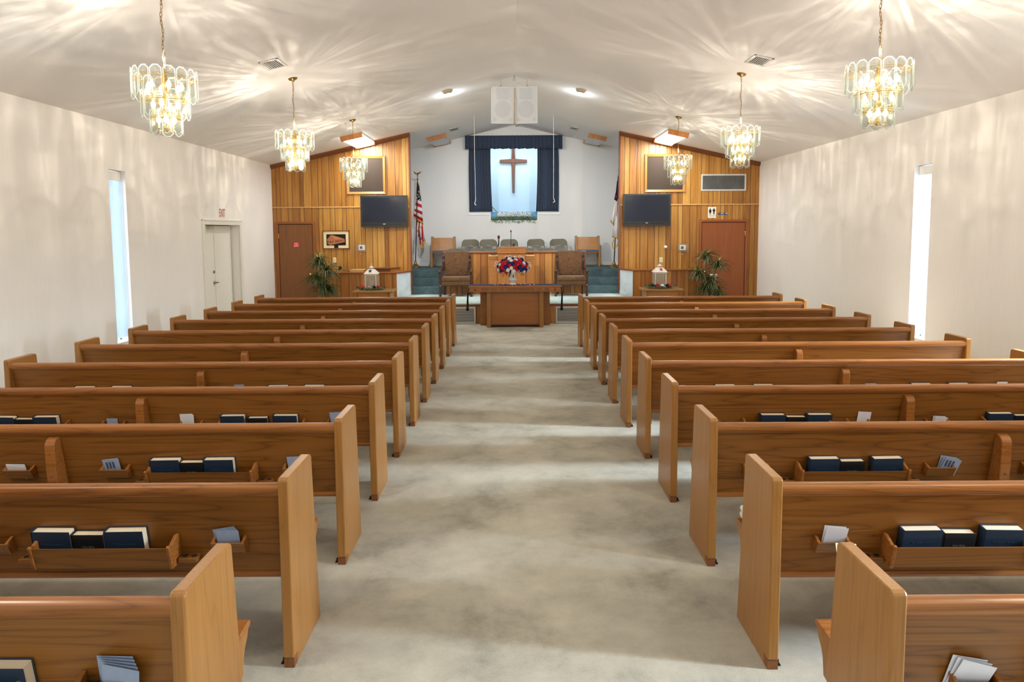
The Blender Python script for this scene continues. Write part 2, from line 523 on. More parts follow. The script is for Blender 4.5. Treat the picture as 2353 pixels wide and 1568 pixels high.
def box(bm, x0, x1, y0, y1, z0, z1, bev=0.0, seg=2, mat=None):
    ret = bmesh.ops.create_cube(bm, size=1.0)
    vs = ret['verts']
    T = Matrix.Translation(((x0 + x1) / 2, (y0 + y1) / 2, (z0 + z1) / 2)) @ Matrix.Diagonal((abs(x1 - x0), abs(y1 - y0), abs(z1 - z0), 1))
    if mat is not None:
        T = mat @ T
    bmesh.ops.transform(bm, matrix=T, verts=vs)
    if bev > 0:
        es = list({e for v in vs for e in v.link_edges})
        bmesh.ops.bevel(bm, geom=es, offset=bev, segments=seg, affect='EDGES', profile=0.5)
    return bm

def prism(bm, pts, a0, a1, axis='x', bev=0.0, seg=2):
    """extrude a 2-D outline. axis x: pts are (y,z); y: (x,z); z: (x,y)"""
    def P(p, a):
        if axis == 'x':
            return (a, p[0], p[1])
        if axis == 'y':
            return (p[0], a, p[1])
        return (p[0], p[1], a)
    v0 = [bm.verts.new(P(p, a0)) for p in pts]
    v1 = [bm.verts.new(P(p, a1)) for p in pts]
    fs = [bm.faces.new(v0), bm.faces.new(v1[::-1])]
    n = len(pts)
    for i in range(n):
        fs.append(bm.faces.new((v0[i], v1[i], v1[(i + 1) % n], v0[(i + 1) % n])))
    bmesh.ops.recalc_face_normals(bm, faces=fs)
    if bev > 0:
        es = [e for e in {e for v in v0 + v1 for e in v.link_edges}]
        bmesh.ops.bevel(bm, geom=es, offset=bev, segments=seg, affect='EDGES', profile=0.5)
    return bm

def tube(bm, pts, r, n=8, closed=False):
    pts = [Vector(p) for p in pts]
    rs = r if isinstance(r, (list, tuple)) else [r] * len(pts)
    rings = []
    m = len(pts)
    prev = None
    for i, p in enumerate(pts):
        if closed:
            t = (pts[(i + 1) % m] - pts[i - 1]).normalized()
        else:
            t = (pts[min(i + 1, m - 1)] - pts[max(i - 1, 0)]).normalized()
        if prev is None:
            ref = Vector((0, 0, 1)) if abs(t.z) < 0.9 else Vector((1, 0, 0))
            u = t.cross(ref).normalized()
        else:
            u = (prev - t * prev.dot(t))
            u = u.normalized() if u.length > 1e-6 else t.orthogonal().normalized()
        prev = u
        w = t.cross(u)
        rings.append([bm.verts.new(p + (u * math.cos(2 * PI * k / n) + w * math.sin(2 * PI * k / n)) * rs[i]) for k in range(n)])
    rng = range(m) if closed else range(m - 1)
    for i in rng:
        a, b = rings[i], rings[(i + 1) % m]
        for k in range(n):
            try:
                bm.faces.new((a[k], a[(k + 1) % n], b[(k + 1) % n], b[k]))
            except ValueError:
                pass
    if not closed:
        bm.faces.new(rings[0][::-1])
        bm.faces.new(rings[-1])
    return bm

def lathe(bm, prof, n=20, cx=0.0, cy_=0.0, rot=0.0):
    """prof: list of (radius, z)"""
    rings = []
    for r, z in prof:
        rings.append([bm.verts.new((cx + r * math.cos(rot + 2 * PI * k / n), cy_ + r * math.sin(rot + 2 * PI * k / n), z)) for k in range(n)])
    fs = []
    for a, b in zip(rings, rings[1:]):
        for k in range(n):
            fs.append(bm.faces.new((a[k], a[(k + 1) % n], b[(k + 1) % n], b[k])))
    fs.append(bm.faces.new(rings[0][::-1]))
    fs.append(bm.faces.new(rings[-1]))
    bmesh.ops.recalc_face_normals(bm, faces=fs)
    return bm

def ball(bm, c, r, sx=1, sy=1, sz=1, sub=2):
    ret = bmesh.ops.create_icosphere(bm, subdivisions=sub, radius=1.0)
    bmesh.ops.transform(bm, matrix=Matrix.Translation(c) @ Matrix.Diagonal((r * sx, r * sy, r * sz, 1)), verts=ret['verts'])
    return bm

def ring_pts(r, z, n=32, cx=0, cy_=0):
    return [(cx + r * math.cos(2 * PI * k / n), cy_ + r * math.sin(2 * PI * k / n), z) for k in range(n)]

def move(bm, mat):
    bmesh.ops.transform(bm, matrix=mat, verts=bm.verts[:])
    return bm

def obj(name, bm, mat, parent=None, smooth=False, loc=None, rot=None):
    me = bpy.data.meshes.new(name)
    if smooth:
        for f in bm.faces:
            f.smooth = True
    bm.to_mesh(me)
    bm.free()
    if isinstance(mat, (list, tuple)):
        for x in mat:
            me.materials.append(x)
    else:
        me.materials.append(mat)
    o = bpy.data.objects.new(name, me)
    C.objects.link(o)
    if parent is not None:
        o.parent = parent
    if loc is not None:
        o.location = loc
    if rot is not None:
        o.rotation_euler = rot
    return o

def smooth_by_angle(o, ang=0.6):
    me = o.data
    b = bmesh.new()
    b.from_mesh(me)
    for f in b.faces:
        f.smooth = True
    for e in b.edges:
        if len(e.link_faces) == 2 and e.calc_face_angle(0) > ang:
            e.smooth = False
    b.to_mesh(me)
    b.free()
    return o

def tag(o, label, cat, group=None, kind=None):
    o['label'] = label
    o['category'] = cat
    if group:
        o['group'] = group
    if kind:
        o['kind'] = kind
    return o

def thing(name, label, cat, loc=(0, 0, 0), rz=0.0, group=None):
    o = bpy.data.objects.new(name, None)
    o.empty_display_size = 0.1
    C.objects.link(o)
    o.location = loc
    o.rotation_euler = (0, 0, rz)
    return tag(o, label, cat, group)

def struct(name, bm, mat, parent=None):
    o = obj(name, bm, mat, parent)
    if parent is None:
        o['kind'] = 'structure'
    return o

def struct_root(name):
    o = bpy.data.objects.new(name, None)
    C.objects.link(o)
    o['kind'] = 'structure'
    return o

def dup(root, loc=None, rz=None, label=None, group=None):
    def cp(o, par):
        c = o.copy()
        C.objects.link(c)
        if par is not None:
            c.parent = par
        for ch in [x for x in o.children]:
            cp(ch, c)
        return c
    r = cp(root, None)
    if loc is not None:
        r.location = loc
    if rz is not None:
        r.rotation_euler = (0, 0, rz)
    if label:
        r['label'] = label
    if group:
        r['group'] = group
    return r

def text(name, body, size, mat, parent, loc, rot, depth=0.001, spacing=1.0, sx=1.0):
    cu = bpy.data.curves.new(name, 'FONT')
    cu.body = body
    cu.size = size
    cu.align_x = 'CENTER'
    cu.align_y = 'CENTER'
    cu.extrude = depth
    cu.space_character = spacing
    cu.materials.append(mat)
    tmp = bpy.data.objects.new('lettering_curve', cu)
    C.objects.link(tmp)
    me = bpy.data.meshes.new_from_object(tmp)
    bpy.data.objects.remove(tmp)
    bpy.data.curves.remove(cu)
    me.materials.clear()
    me.materials.append(mat)
    o = bpy.data.objects.new(name, me)
    C.objects.link(o)
    if parent is not None:
        o.parent = parent
    o.location = loc
    o.rotation_euler = rot
    o.scale = (sx, 1, 1)
    return o

FRONT = (PI / 2, 0, 0)        # lettering that faces the camera side (-y)

# ------------------------------------------------------------------ the room
# floor
bm = BM(); box(bm, -6.2, 6.4, YBACK, 17.0, -0.12, 0.0)
struct('floor', bm, M['carpet'])

def wall_grid(bm, u_edges, v_edges, holes, put):
    for i in range(len(u_edges) - 1):
        for j in range(len(v_edges) - 1):
            uc = (u_edges[i] + u_edges[i + 1]) / 2
            vc = (v_edges[j] + v_edges[j + 1]) / 2
            if any(a < uc < b and c < vc < d for a, b, c, d in holes):
                continue
            put(u_edges[i], u_edges[i + 1], v_edges[j], v_edges[j + 1])

WZ0, WZ1 = 0.36, 2.91
DOOR_Y0, DOOR_Y1, DOOR_Z = 13.19, 14.88, 2.135
def side_wall(name, x_in, x_out, door, wins):
    bm = BM()
    holes = [(a, b, WZ0, WZ1) for a, b in wins]
    ue = [YBACK, 20.0]
    for a, b in wins:
        ue += [a, b]
    ve = [0, WZ0, WZ1, ceil_z(x_in) + 0.02]
    if door:
        holes.append((DOOR_Y0, DOOR_Y1, 0, DOOR_Z))
        ue += [DOOR_Y0, DOOR_Y1]
        ve.append(DOOR_Z)
    ue = sorted(ue)
    ve = sorted(ve)
    wall_grid(bm, ue, ve, holes, lambda a, b, c, d: box(bm, min(x_in, x_out), max(x_in, x_out), a, b, c, d))
    bmesh.ops.remove_doubles(bm, verts=bm.verts[:], dist=1e-5)
    return struct(name, bm, M['wall'])
LW = [(y - 0.215, y + 0.215) for y in WIN_Y]
RW = [(y - 0.12 - 0.215, y - 0.12 + 0.215) for y in WIN_Y]
side_wall('wall_left', XL, XL - 0.24, True, LW)
side_wall('wall_right', XR, XR + 0.24, False, RW)

# ceiling: two slopes meeting at the ridge
bm = BM()
for xa, xb in ((-6.2, RX), (RX, 6.4)):
    za, zb = ceil_z(xa), ceil_z(xb)
    prism(bm, [(xa, za), (xb, zb), (xb, zb + 0.12), (xa, za + 0.12)], YBACK, 20.2, 'y')
struct('ceiling', bm, M['ceil'])

# windows: recess lining, frame, glass, vertical blinds, headrail
def window(n, x_in, sgn, ya, yb):
    root = struct_root('window_%d' % n)
    xo = x_in + sgn * 0.235
    bm = BM()
    for a, b in ((ya, ya + 0.03), (yb - 0.03, yb)):
        box(bm, min(xo, xo - sgn * 0.05), max(xo, xo - sgn * 0.05), a, b, WZ0, WZ1)
    for a, b in ((WZ0, WZ0 + 0.03), (WZ1 - 0.03, WZ1)):
        box(bm, min(xo, xo - sgn * 0.05), max(xo, xo - sgn * 0.05), ya, yb, a, b)
    struct('window_frame', bm, M['white'], root)
    bm = BM(); box(bm, min(xo, xo - sgn * 0.006) , max(xo, xo - sgn * 0.006), ya + 0.03, yb - 0.03, WZ0 + 0.03, WZ1 - 0.03)
    struct('window_pane', bm, M['acrylic'], root)
    bm = BM(); box(bm, min(x_in + sgn * 0.22, x_in - sgn * 0.012), max(x_in + sgn * 0.22, x_in - sgn * 0.012), ya - 0.0, yb + 0.0, WZ0 - 0.02, WZ0 + 0.004, 0.004)
    struct('window_sill', bm, M['white'], root)
    bl = thing('vertical_blind', 'white vertical blind hanging in the slit window of the %s wall' % ('left' if sgn < 0 else 'right'), 'blind', (x_in + sgn * 0.10, (ya + yb) / 2, WZ1))
    w = (yb - ya)
    bm = BM(); box(bm, -0.035, 0.035, -w / 2 + 0.005, w / 2 - 0.012, -0.145, -0.012, 0.004)
    obj('headrail', bm, M['white'], bl)
    k = 8
    for i in range(k):
        y = -w / 2 + 0.03 + (w - 0.06) * i / (k - 1)
        bm = BM()
        box(bm, -0.038, 0.038, -0.001, 0.001, -2.50, -0.145)
        move(bm, Matrix.Translation((0, y, 0)) @ Matrix.Rotation(0.30 if sgn < 0 else -0.12, 4, 'Z'))
        obj('slat', bm, M['slat_blind'], bl)
    return bl
LBL = [window(1, XL, -1, *LW[0]), window(2, XR, 1, *RW[0])]
window_extra = []
for k in (1, 2):
    for nm, x, s, (a, b) in (('window', XL, -1, LW[k]), ('window', XR, 1, RW[k])):
        root = struct_root('window_%d' % (2 * k + (1 if s < 0 else 2)))
        xo = x + s * 0.2
        bm = BM(); box(bm, min(xo, xo + s * 0.006), max(xo, xo + s * 0.006), a, b, WZ0, WZ1)
        struct('window_pane', bm, M['acrylic'], root)

# double exit door in the left wall
root = struct_root('door_1')
bm = BM()
cw, ct = 0.10, 0.028
box(bm, XL - 0.02, XL + ct, DOOR_Y0 - cw, DOOR_Y0, 0, DOOR_Z, 0.006)
box(bm, XL - 0.02, XL + ct, DOOR_Y1, DOOR_Y1 + cw, 0, DOOR_Z, 0.006)
box(bm, XL - 0.02, XL + ct, DOOR_Y0 - cw, DOOR_Y1 + cw, DOOR_Z, DOOR_Z + 0.10, 0.006)
box(bm, XL - 0.02, XL + ct + 0.012, DOOR_Y0 - cw, DOOR_Y1 + cw, DOOR_Z + 0.075, DOOR_Z + 0.105, 0.005)
struct('door_casing', bm, M['door_white'], root)
DX = XL - 0.175
for a, b in ((DOOR_Y0 + 0.005, 14.03), (14.042, DOOR_Y1 - 0.03)):
    bm = BM(); box(bm, DX - 0.045, DX, a, b, 0.012, DOOR_Z - 0.012, 0.003)
    struct('door_leaf', bm, M['door_white'], root)
bm = BM()
box(bm, DX - 0.075, DX - 0.052, DOOR_Y0 - 0.01, DOOR_Y1 + 0.01, 0, DOOR_Z + 0.01)  # added black sheet, blocks outside light so the gaps stay dark
box(bm, DX - 0.05, DX - 0.035, 14.028, 14.044, 0.012, DOOR_Z - 0.012)
box(bm, DX - 0.05, DX - 0.03, DOOR_Y1 - 0.032, DOOR_Y1 - 0.018, 0.012, DOOR_Z)
struct('door_gap_shade', bm, M['vent_dark'], root)
bm = BM(); box(bm, DX, DX + 0.012, 14.0, 14.06, 0.012, DOOR_Z - 0.012, 0.003)
struct('door_astragal', bm, M['door_white'], root)
bm = BM()
lathe(bm, [(0.033, 0), (0.033, 0.008), (0.014, 0.02), (0.014, 0.05)], 16)
move(bm, Matrix.Translation((DX + 0.001, 13.94, 0.98)) @ Matrix.Rotation(PI / 2, 4, 'Y'))
tube(bm, [(DX + 0.05, 13.94, 0.98), (DX + 0.055, 13.97, 0.985), (DX + 0.052, 14.05, 0.978)], [0.012, 0.012, 0.009], 10)
struct('door_lever', bm, M['steel'], root)
bm = BM(); lathe(bm, [(0.03, 0), (0.03, 0.012), (0.02, 0.024)], 16)
move(bm, Matrix.Translation((DX + 0.001, 13.94, 1.20)) @ Matrix.Rotation(PI / 2, 4, 'Y'))
struct('door_deadbolt', bm, M['steel'], root)
bm = BM(); box(bm, DX, DX + 0.05, 13.72, 13.95, 2.06, 2.11, 0.008)
struct('door_closer', bm, M['vent_slat'], root)

# EXIT lettering plate over the double door
t = thing('exit_sign', 'flat white sign with tall red EXIT letters above the white double door', 'sign', (XL, 14.03, 2.27))
bm = BM(); box(bm, 0.0, 0.006, -0.17, 0.15, 0.0, 0.195, 0.002)
obj('sign_plate', bm, M['white'], t)
text('sign_lettering', 'EXIT', 0.225, M['red_ink'], t, (0.0075, 0.0, 0.098), (PI / 2, 0, PI / 2), 0.0008, 0.95, 0.62)

# panelled front walls left and right of the choir opening
def panel_wall(name, xa, xb):
    bm = BM()
    prism(bm, [(xa, 0), (xb, 0), (xb, ceil_z(xb)), (xa, ceil_z(xa))], YP, YP + 0.16, 'y')
    return struct(name, bm, M['panel'])
panel_wall('wall_front_left', XL, -2.47)
panel_wall('wall_front_right', 2.60, XR)
def crown(n, xa, xb):
    bm = BM()
    sec = [(YP, 0.0), (YP - 0.07, 0.0), (YP - 0.07, -0.03), (YP - 0.03, -0.085), (YP - 0.018, -0.10), (YP, -0.10)]
    v = []
    for x in (xa, xb):
        v.append([bm.verts.new((x, y, ceil_z(x) + dz - 0.002)) for y, dz in sec])
    k = len(sec)
    bm.faces.new(v[0]); bm.faces.new(v[1][::-1])
    for i in range(k):
        bm.faces.new((v[0][i], v[1][i], v[1][(i + 1) % k], v[0][(i + 1) % k]))
    bmesh.ops.recalc_face_normals(bm, faces=bm.faces[:])
    struct('trim_%d' % n, bm, M['crown'])
crown(1, XL + 0.001, -2.455)
crown(2, 2.585, XR - 0.001)
# batten, corner strips
bm = BM(); box(bm, XL + 0.002, -2.49, YP - 0.018, YP, 2.565, 2.592, 0.004); struct('trim_3', bm, M['tan'])
bm = BM(); box(bm, 2.62, XR - 0.002, YP - 0.018, YP, 2.575, 2.602, 0.004); struct('trim_4', bm, M['tan'])
bm = BM(); box(bm, -2.50, -2.468, YP - 0.016, YP + 0.16, 0.43, ceil_z(-2.47) - 0.09, 0.004); struct('trim_5', bm, M['trim'])
bm = BM(); box(bm, 2.598, 2.63, YP - 0.016, YP + 0.16, 0.43, ceil_z(2.6) - 0.09, 0.004); struct('trim_6', bm, M['trim'])

# wooden doors in the panelled walls
def wood_door(n, xa, xb, z1, mat, hinge_right, casing_mat):
    root = struct_root('door_%d' % n)
    cw = 0.055
    bm = BM()
    for a, b in ((xa, xa + cw), (xb - cw, xb)):
        box(bm, a, b, YP - 0.03, YP, 0, z1 - cw, 0.006)
    box(bm, xa, xb, YP - 0.03, YP, z1 - cw, z1, 0.006)
    struct('door_casing', bm, casing_mat, root)
    bm = BM(); box(bm, xa + cw + 0.012, xb - cw - 0.012, YP - 0.012, YP, 0.01, z1 - cw - 0.012, 0.002)
    struct('door_leaf', bm, mat, root)
    bm = BM(); box(bm, xa + cw, xb - cw, YP - 0.004, YP, 0.0, z1 - cw)  # dark sheet, the shade of the gap put into its colour
    struct('door_gap_shade', bm, M['vent_dark'], root)
    hx = xb - cw - 0.006 if hinge_right else xa + cw + 0.006
    for z in (1.88, 0.30):
        bm = BM(); lathe(bm, [(0.008, -0.05), (0.010, -0.045), (0.010, 0.045), (0.008, 0.05)], 10)
        move(bm, Matrix.Translation((hx, YP - 0.018, z)))
        struct('door_hinge', bm, M['brass'], root)
    kx = xa + cw + 0.08 if hinge_right else xb - cw - 0.08
    bm = BM(); lathe(bm, [(0.03, 0), (0.03, 0.008), (0.012, 0.018), (0.012, 0.04), (0.026, 0.05), (0.028, 0.065), (0.016, 0.078)], 16)
    move(bm, Matrix.Translation((kx, YP - 0.012, 0.95)) @ Matrix.Rotation(PI / 2, 4, 'X'))
    struct('door_knob', bm, M['brass'], root)
wood_door(2, -5.745, -4.80, 2.235, M['door'], False, M['trim'])
wood_door(3, 4.545, 5.72, 2.222, M['door_red'], True, M['door_red'])

t = thing('no_exit_sign', 'small red NO EXIT sign on the brown door at left', 'sign', (-5.262, YP - 0.0125, 1.673))
bm = BM(); box(bm, -0.088, 0.088, -0.003, 0, -0.064, 0.064, 0.001); obj('sign_plate', bm, M['red_sign'], t)
text('sign_lettering', 'NO', 0.058, M['white_ink'], t, (0, -0.0036, 0.026), FRONT, 0.0006)
text('sign_lettering', 'EXIT', 0.058, M['white_ink'], t, (0, -0.0036, -0.028), FRONT, 0.0006)

# low panelled walls in front, with cap and carpeted inner return
def low_wall(side, xa, xb, zc, xin):
    """xa outer end, xb inner corner at y 16.3, then a return to the panelled wall at xin"""
    bm = BM()
    lo, hi = min(xa, xb), max(xa, xb)
    box(bm, lo, hi, 16.30, 16.40, 0, zc - 0.035)
    struct('wall_low_front_%s' % side, bm, M['panel_low'])
    sg = 1 if xb > xa else -1
    bm = BM()
    prism(bm, [(xb, 16.302), (xin, YP), (xin - sg * 0.10, YP), (xb - sg * 0.10, 16.302)], 0, zc - 0.036, 'z')
    struct('wall_low_return_%s' % side, bm, M['carpet_wall'])
    bm = BM()
    prism(bm, [(xb + sg * 0.006, 16.33), (xin + sg * 0.008, YP), (xin, YP), (xb - sg * 0.002, 16.33)], ZP, ZP + 0.09, 'z')
    struct('baseboard_%s' % side, bm, M['carpet_wall'])
    bm = BM()
    e = 0.025
    prism(bm, [(xa, 16.30 - e), (xb + sg * e, 16.30 - e), (xin + sg * e, YP - 0.02), (xin - sg * 0.13, YP - 0.02), (xb - sg * 0.13, 16.43), (xa, 16.43)], zc - 0.036, zc, 'z', 0.008)
    struct('trim_%d' % (7 if sg > 0 else 8), bm, M['trim'])
low_wall('left', -4.60, -2.72, 1.035, -2.49)
low_wall('right', 4.36, 2.82, 1.06, 2.62)

# platform, steps, choir floors
bm = BM()
prism(bm, [(-2.52, 14.87), (2.55, 14.87), (2.80, 16.30), (2.60, 17.12), (-2.47, 17.12), (-2.70, 16.30)], 0, ZP, 'z')
prism(bm, [(-2.52, 14.85), (2.55, 14.85), (2.55, 14.87), (-2.52, 14.87)], ZP - 0.02, ZP, 'z')
struct('floor_platform', bm, M['carpet_stage_lit'])
bm = BM()
box(bm, -2.50, 2.53, 14.853, 14.87, 0, ZP - 0.02)
struct('wall_platform_riser', bm, M['panel_low'])
bm = BM(); box(bm, -2.50, 2.53, 14.838, 14.853, ZP - 0.055, ZP - 0.02, 0.004); struct('trim_9', bm, M['crown'])
def steps(side, xa, xb):
    hs = [0.19, 0.38, 0.57]
    bm = BM()
    for i, h in enumerate(hs):
        y0 = 17.10 + 0.28 * i
        y1 = 17.10 + 0.28 * (i + 1) if i < 2 else YB
        box(bm, xa, xb, y0, y1, 0.0, ZP + h, 0.012, 2)
    struct('floor_steps_%s' % side, bm, M['carpet_step'])
steps('left', -3.3, -1.68)
steps('right', 1.79, 3.4)
bm = BM(); box(bm, -1.68, 1.79, 17.2, 18.7, 0, 0.77); struct('floor_choir_pit', bm, M['carpet_step'])
bm = BM(); box(bm, -1.68, 1.79, 18.7, YB, 0, ZC); struct('floor_choir_rear', bm, M['carpet_step'])

# choir alcove walls
OPX0, OPX1, OPZ0 = -1.205, 1.315, 2.505
MX0, MX1, MZ0 = -0.605, 0.705, 2.275
bm = BM()
ue = sorted([-3.3, OPX0, MX0, MX1, OPX1, 3.4])
ve = sorted([0, MZ0, OPZ0, 4.48, 4.95])
wall_grid(bm, ue, ve, [(OPX0, OPX1, OPZ0, 4.48), (MX0, MX1, MZ0, OPZ0)], lambda a, b, c, d: box(bm, a, b, YB, YB + 0.15, c, d))
struct('wall_choir_rear', bm, M['wall_back'])
bm = BM(); box(bm, -3.4, -3.3, YP + 0.16, YB + 0.15, 0, ceil_z(-3.3)); struct('wall_choir_left', bm, M['wall_back'])
bm = BM(); box(bm, 3.4, 3.5, YP + 0.16, YB + 0.15, 0, ceil_z(3.4)); struct('wall_choir_right', bm, M['wall_back'])
bm = BM(); box(bm, -3.3, 3.4, YB - 0.014, YB, ZC, ZC + 0.09, 0.004); struct('baseboard_choir', bm, M['white'])

# opening trim and baptistry behind
bm = BM()
box(bm, OPX0 - 0.03, MX0, YB - 0.02, YB + 0.16, OPZ0 - 0.075, OPZ0, 0.004)
box(bm, MX1, OPX1 + 0.03, YB - 0.02, YB + 0.16, OPZ0 - 0.075, OPZ0, 0.004)
box(bm, MX0 - 0.03, MX1 + 0.03, YB - 0.02, YB + 0.16, MZ0 - 0.03, MZ0, 0.004)
box(bm, MX0 - 0.03, MX0, YB - 0.015, YB + 0.16, MZ0, OPZ0, 0.003)
box(bm, MX1, MX1 + 0.03, YB - 0.015, YB + 0.16, MZ0, OPZ0, 0.003)
box(bm, OPX0 - 0.02, OPX0, YB - 0.012, YB + 0.16, OPZ0, 4.45, 0.003)
box(bm, OPX1, OPX1 + 0.02, YB - 0.012, YB + 0.16, OPZ0, 4.45, 0.003)
struct('trim_10', bm, M['white'])
bm = BM()
by1 = 21.3
box(bm, -1.7, 1.8, by1, by1 + 0.1, 1.5, 4.9)
box(bm, -1.8, -1.7, YB + 0.15, by1, 1.5, 4.9)
box(bm, 1.8, 1.9, YB + 0.15, by1, 1.5, 4.9)
box(bm, -1.7, 1.8, YB + 0.15, by1, 4.8, 4.9)
struct('wall_baptistry', bm, M['baptistry'])
bm = BM(); box(bm, -1.7, 1.8, YB + 0.15, by1, 1.5, 2.0); struct('floor_baptistry', bm, M['tank'])
bm = BM(); box(bm, MX0 + 0.002, MX1 - 0.002, YB + 0.11, YB + 0.13, MZ0, OPZ0 + 0.01); 
tag(obj('tank_panel', bm, M['tank']), 'blue tank front behind the white flowers below the cross', 'panel')
area_light('baptistry_light', (0.05, 20.35, 4.75), (0, 0, 0), 2.2, 0.8, 25, (0.95, 0.985, 1.0))

# ------------------------------------------------------------------ ceiling fittings
def on_ceiling(x, y, drop=0.0):
    """local frame on the ceiling plane: origin on the surface, local z into the room"""
    s = 1 if x > RX else -1
    a = math.atan(SL) * s
    return (x, y, ceil_z(x) - drop), a
def ceiling_thing(name, label, cat, x, y, group=None):
    loc, a = on_ceiling(x, y)
    t = thing(name, label, cat, loc, 0, group)
    t.rotation_euler = (0, a, 0)
    return t
def ceiling_vent(x, y, w, l, label, dark):
    t = ceiling_thing('ceiling_vent', label, 'vent', x, y, 'ceiling vents')
    bm = BM()
    f = 0.028 if w > 0.3 else 0.03
    for a, b, c, d in ((-w / 2, w / 2, -l / 2, -l / 2 + f), (-w / 2, w / 2, l / 2 - f, l / 2), (-w / 2, -w / 2 + f, -l / 2, l / 2), (w / 2 - f, w / 2, -l / 2, l / 2)):
        box(bm, a, b, c, d, -0.012, 0.0, 0.003)
    obj('vent_frame', bm, M['vent_slat'], t)
    bm = BM(); box(bm, -w / 2 + f, w / 2 - f, -l / 2 + f, l / 2 - f, -0.003, -0.001)
    obj('vent_backing', bm, M['vent_dark'], t)
    bm = BM()
    n = 7
    for i in range(n):
        xx = -w / 2 + f + (w - 2 * f) * (i + 0.5) / n
        box(bm, -0.003, 0.003, -l / 2 + f, l / 2 - f, -0.012, 0.012)
        vs = bm.verts[-8:]
        bmesh.ops.transform(bm, matrix=Matrix.Translation((xx, 0, -0.006)) @ Matrix.Rotation(0.9 * (1 if x < 0 else -1), 4, 'Y') @ Matrix.Diagonal((1, 1, 0.45, 1)), verts=vs)
    obj('vent_slat', bm, M['vent_slat'], t)
ceiling_vent(-3.14, 9.39, 0.26, 0.40, 'louvred ceiling vent left of the ridge near the two nearer left chandeliers', 1)
ceiling_vent(3.26, 9.38, 0.26, 0.40, 'louvred ceiling vent right of the ridge near the two nearer right chandeliers', 1)
ceiling_vent(-1.47, 17.99, 0.24, 0.42, 'dark ceiling vent above the choir, left of the hanging loudspeakers', 1)
ceiling_vent(1.59, 18.0, 0.22, 0.42, 'dark ceiling vent above the choir, right of the hanging loudspeakers', 1)

def fluorescent(x, y, w, l, lit, label):
    t = ceiling_thing('ceiling_light', label, 'light', x, y, 'boxed fluorescent ceiling lights')
    h = 0.10
    for s in (-1, 1):
        bm = BM(); box(bm, -w / 2, w / 2, s * l / 2 - 0.012, s * l / 2 + 0.012, -h - 0.01, -0.0, 0.003)
        obj('wood_end', bm, M['fixture_wood'], t)
    bm = BM()
    prism(bm, [(-w / 2 + 0.02, -0.03), (-w / 2 + 0.03, -0.085), (-w / 4, -0.10), (w / 4, -0.10), (w / 2 - 0.03, -0.085), (w / 2 - 0.02, -0.03)], -l / 2 + 0.012, l / 2 - 0.012, 'y')
    obj('diffuser', bm, M['lens'] if lit else M['lens_off'], t)
    bm = BM(); box(bm, -w / 2 + 0.01, w / 2 - 0.01, -l / 2 + 0.01, l / 2 - 0.01, -0.03, -0.0)
    obj('housing', bm, M['white'], t)
    if lit:
        d = bpy.data.lights.new('tube_light', 'AREA')
        d.shape = 'RECTANGLE'; d.size = w - 0.06; d.size_y = l - 0.06; d.energy = 42; d.color = (0.93, 0.98, 1.0)
        o = bpy.data.objects.new('tube_light', d); C.objects.link(o); o.parent = t; o.location = (0, 0, -0.112)
fluorescent(-3.53, 16.2, 0.49, 1.42, True, 'lit fluorescent box light with wooden ends above the left panelled wall')
fluorescent(3.63, 16.1, 0.46, 1.50, True, 'lit fluorescent box light with wooden ends above the right panelled wall')
fluorescent(-1.95, 18.95, 0.50, 1.2, False, 'unlit fluorescent box light with wooden ends left of the choir curtain')
fluorescent(2.22, 18.85, 0.48, 1.2, False, 'unlit fluorescent box light with wooden ends right of the choir curtain')

# small ceiling spotlights either side of the hanging loudspeakers
for x, y, side in ((-1.21, 13.42, 'left'), (1.316, 13.46, 'right')):
    t = ceiling_thing('ceiling_spotlight', 'small half-round ceiling spotlight %s of the hanging loudspeakers' % side, 'light', x, y, 'ceiling spotlights')
    bm = BM()
    lathe(bm, [(0.10, 0.0), (0.10, -0.01), (0.085, -0.035), (0.05, -0.055)], 20)
    bmesh.ops.delete(bm, geom=[v for v in bm.verts if v.co.y > 0.03], context='VERTS')
    obj('spot_hood', bm, M['spot'], t, smooth=True)
    bm = BM(); lathe(bm, [(0.05, -0.004), (0.05, -0.02), (0.03, -0.03)], 16); obj('spot_bulb', bm, M['lens'], t)
    point_light('spot_lamp', (0, 0.26, -0.17), 3.6, (0.86, 0.94, 1.0), 0.03, t)
    d = bpy.data.lights.new('spot_beam', 'SPOT')
    d.energy = 230; d.color = (0.94, 0.97, 1.0); d.spot_size = 1.5; d.spot_blend = 0.8; d.shadow_soft_size = 0.05
    so = bpy.data.objects.new('spot_beam', d); C.objects.link(so)
    so.location = (x, y + 0.16, ceil_z(x) - 0.10)
    so.rotation_euler = (Vector((x * 0.4, 18.4, 1.4)) - so.location).to_track_quat('-Z', 'Y').to_euler()

# ------------------------------------------------------------------ pews
ORD = ['nearest', 'second', 'third', 'fourth', 'fifth', 'sixth', 'seventh', 'eighth', 'ninth', 'tenth', 'farthest']
PL = 3.43          # length
PEW = {'left': dict(x=-1.0066, y=2.0366, d=0.9848, s=-1), 'right': dict(x=1.1394, y=2.0169, d=0.9711, s=1)}
def board_y(z):
    """y of the rear face of the reclined back board at height z"""
    return 0.030 + (0.80 - z) * 0.07 / 0.40
TILT = math.atan(0.07 / 0.40)
HOLD = [(0.293, 0.15), (1.372, 0.165), (1.945, 0.17), (3.12, 0.15)]
RACK = [(0.845, 0.63), (2.585, 0.63)]

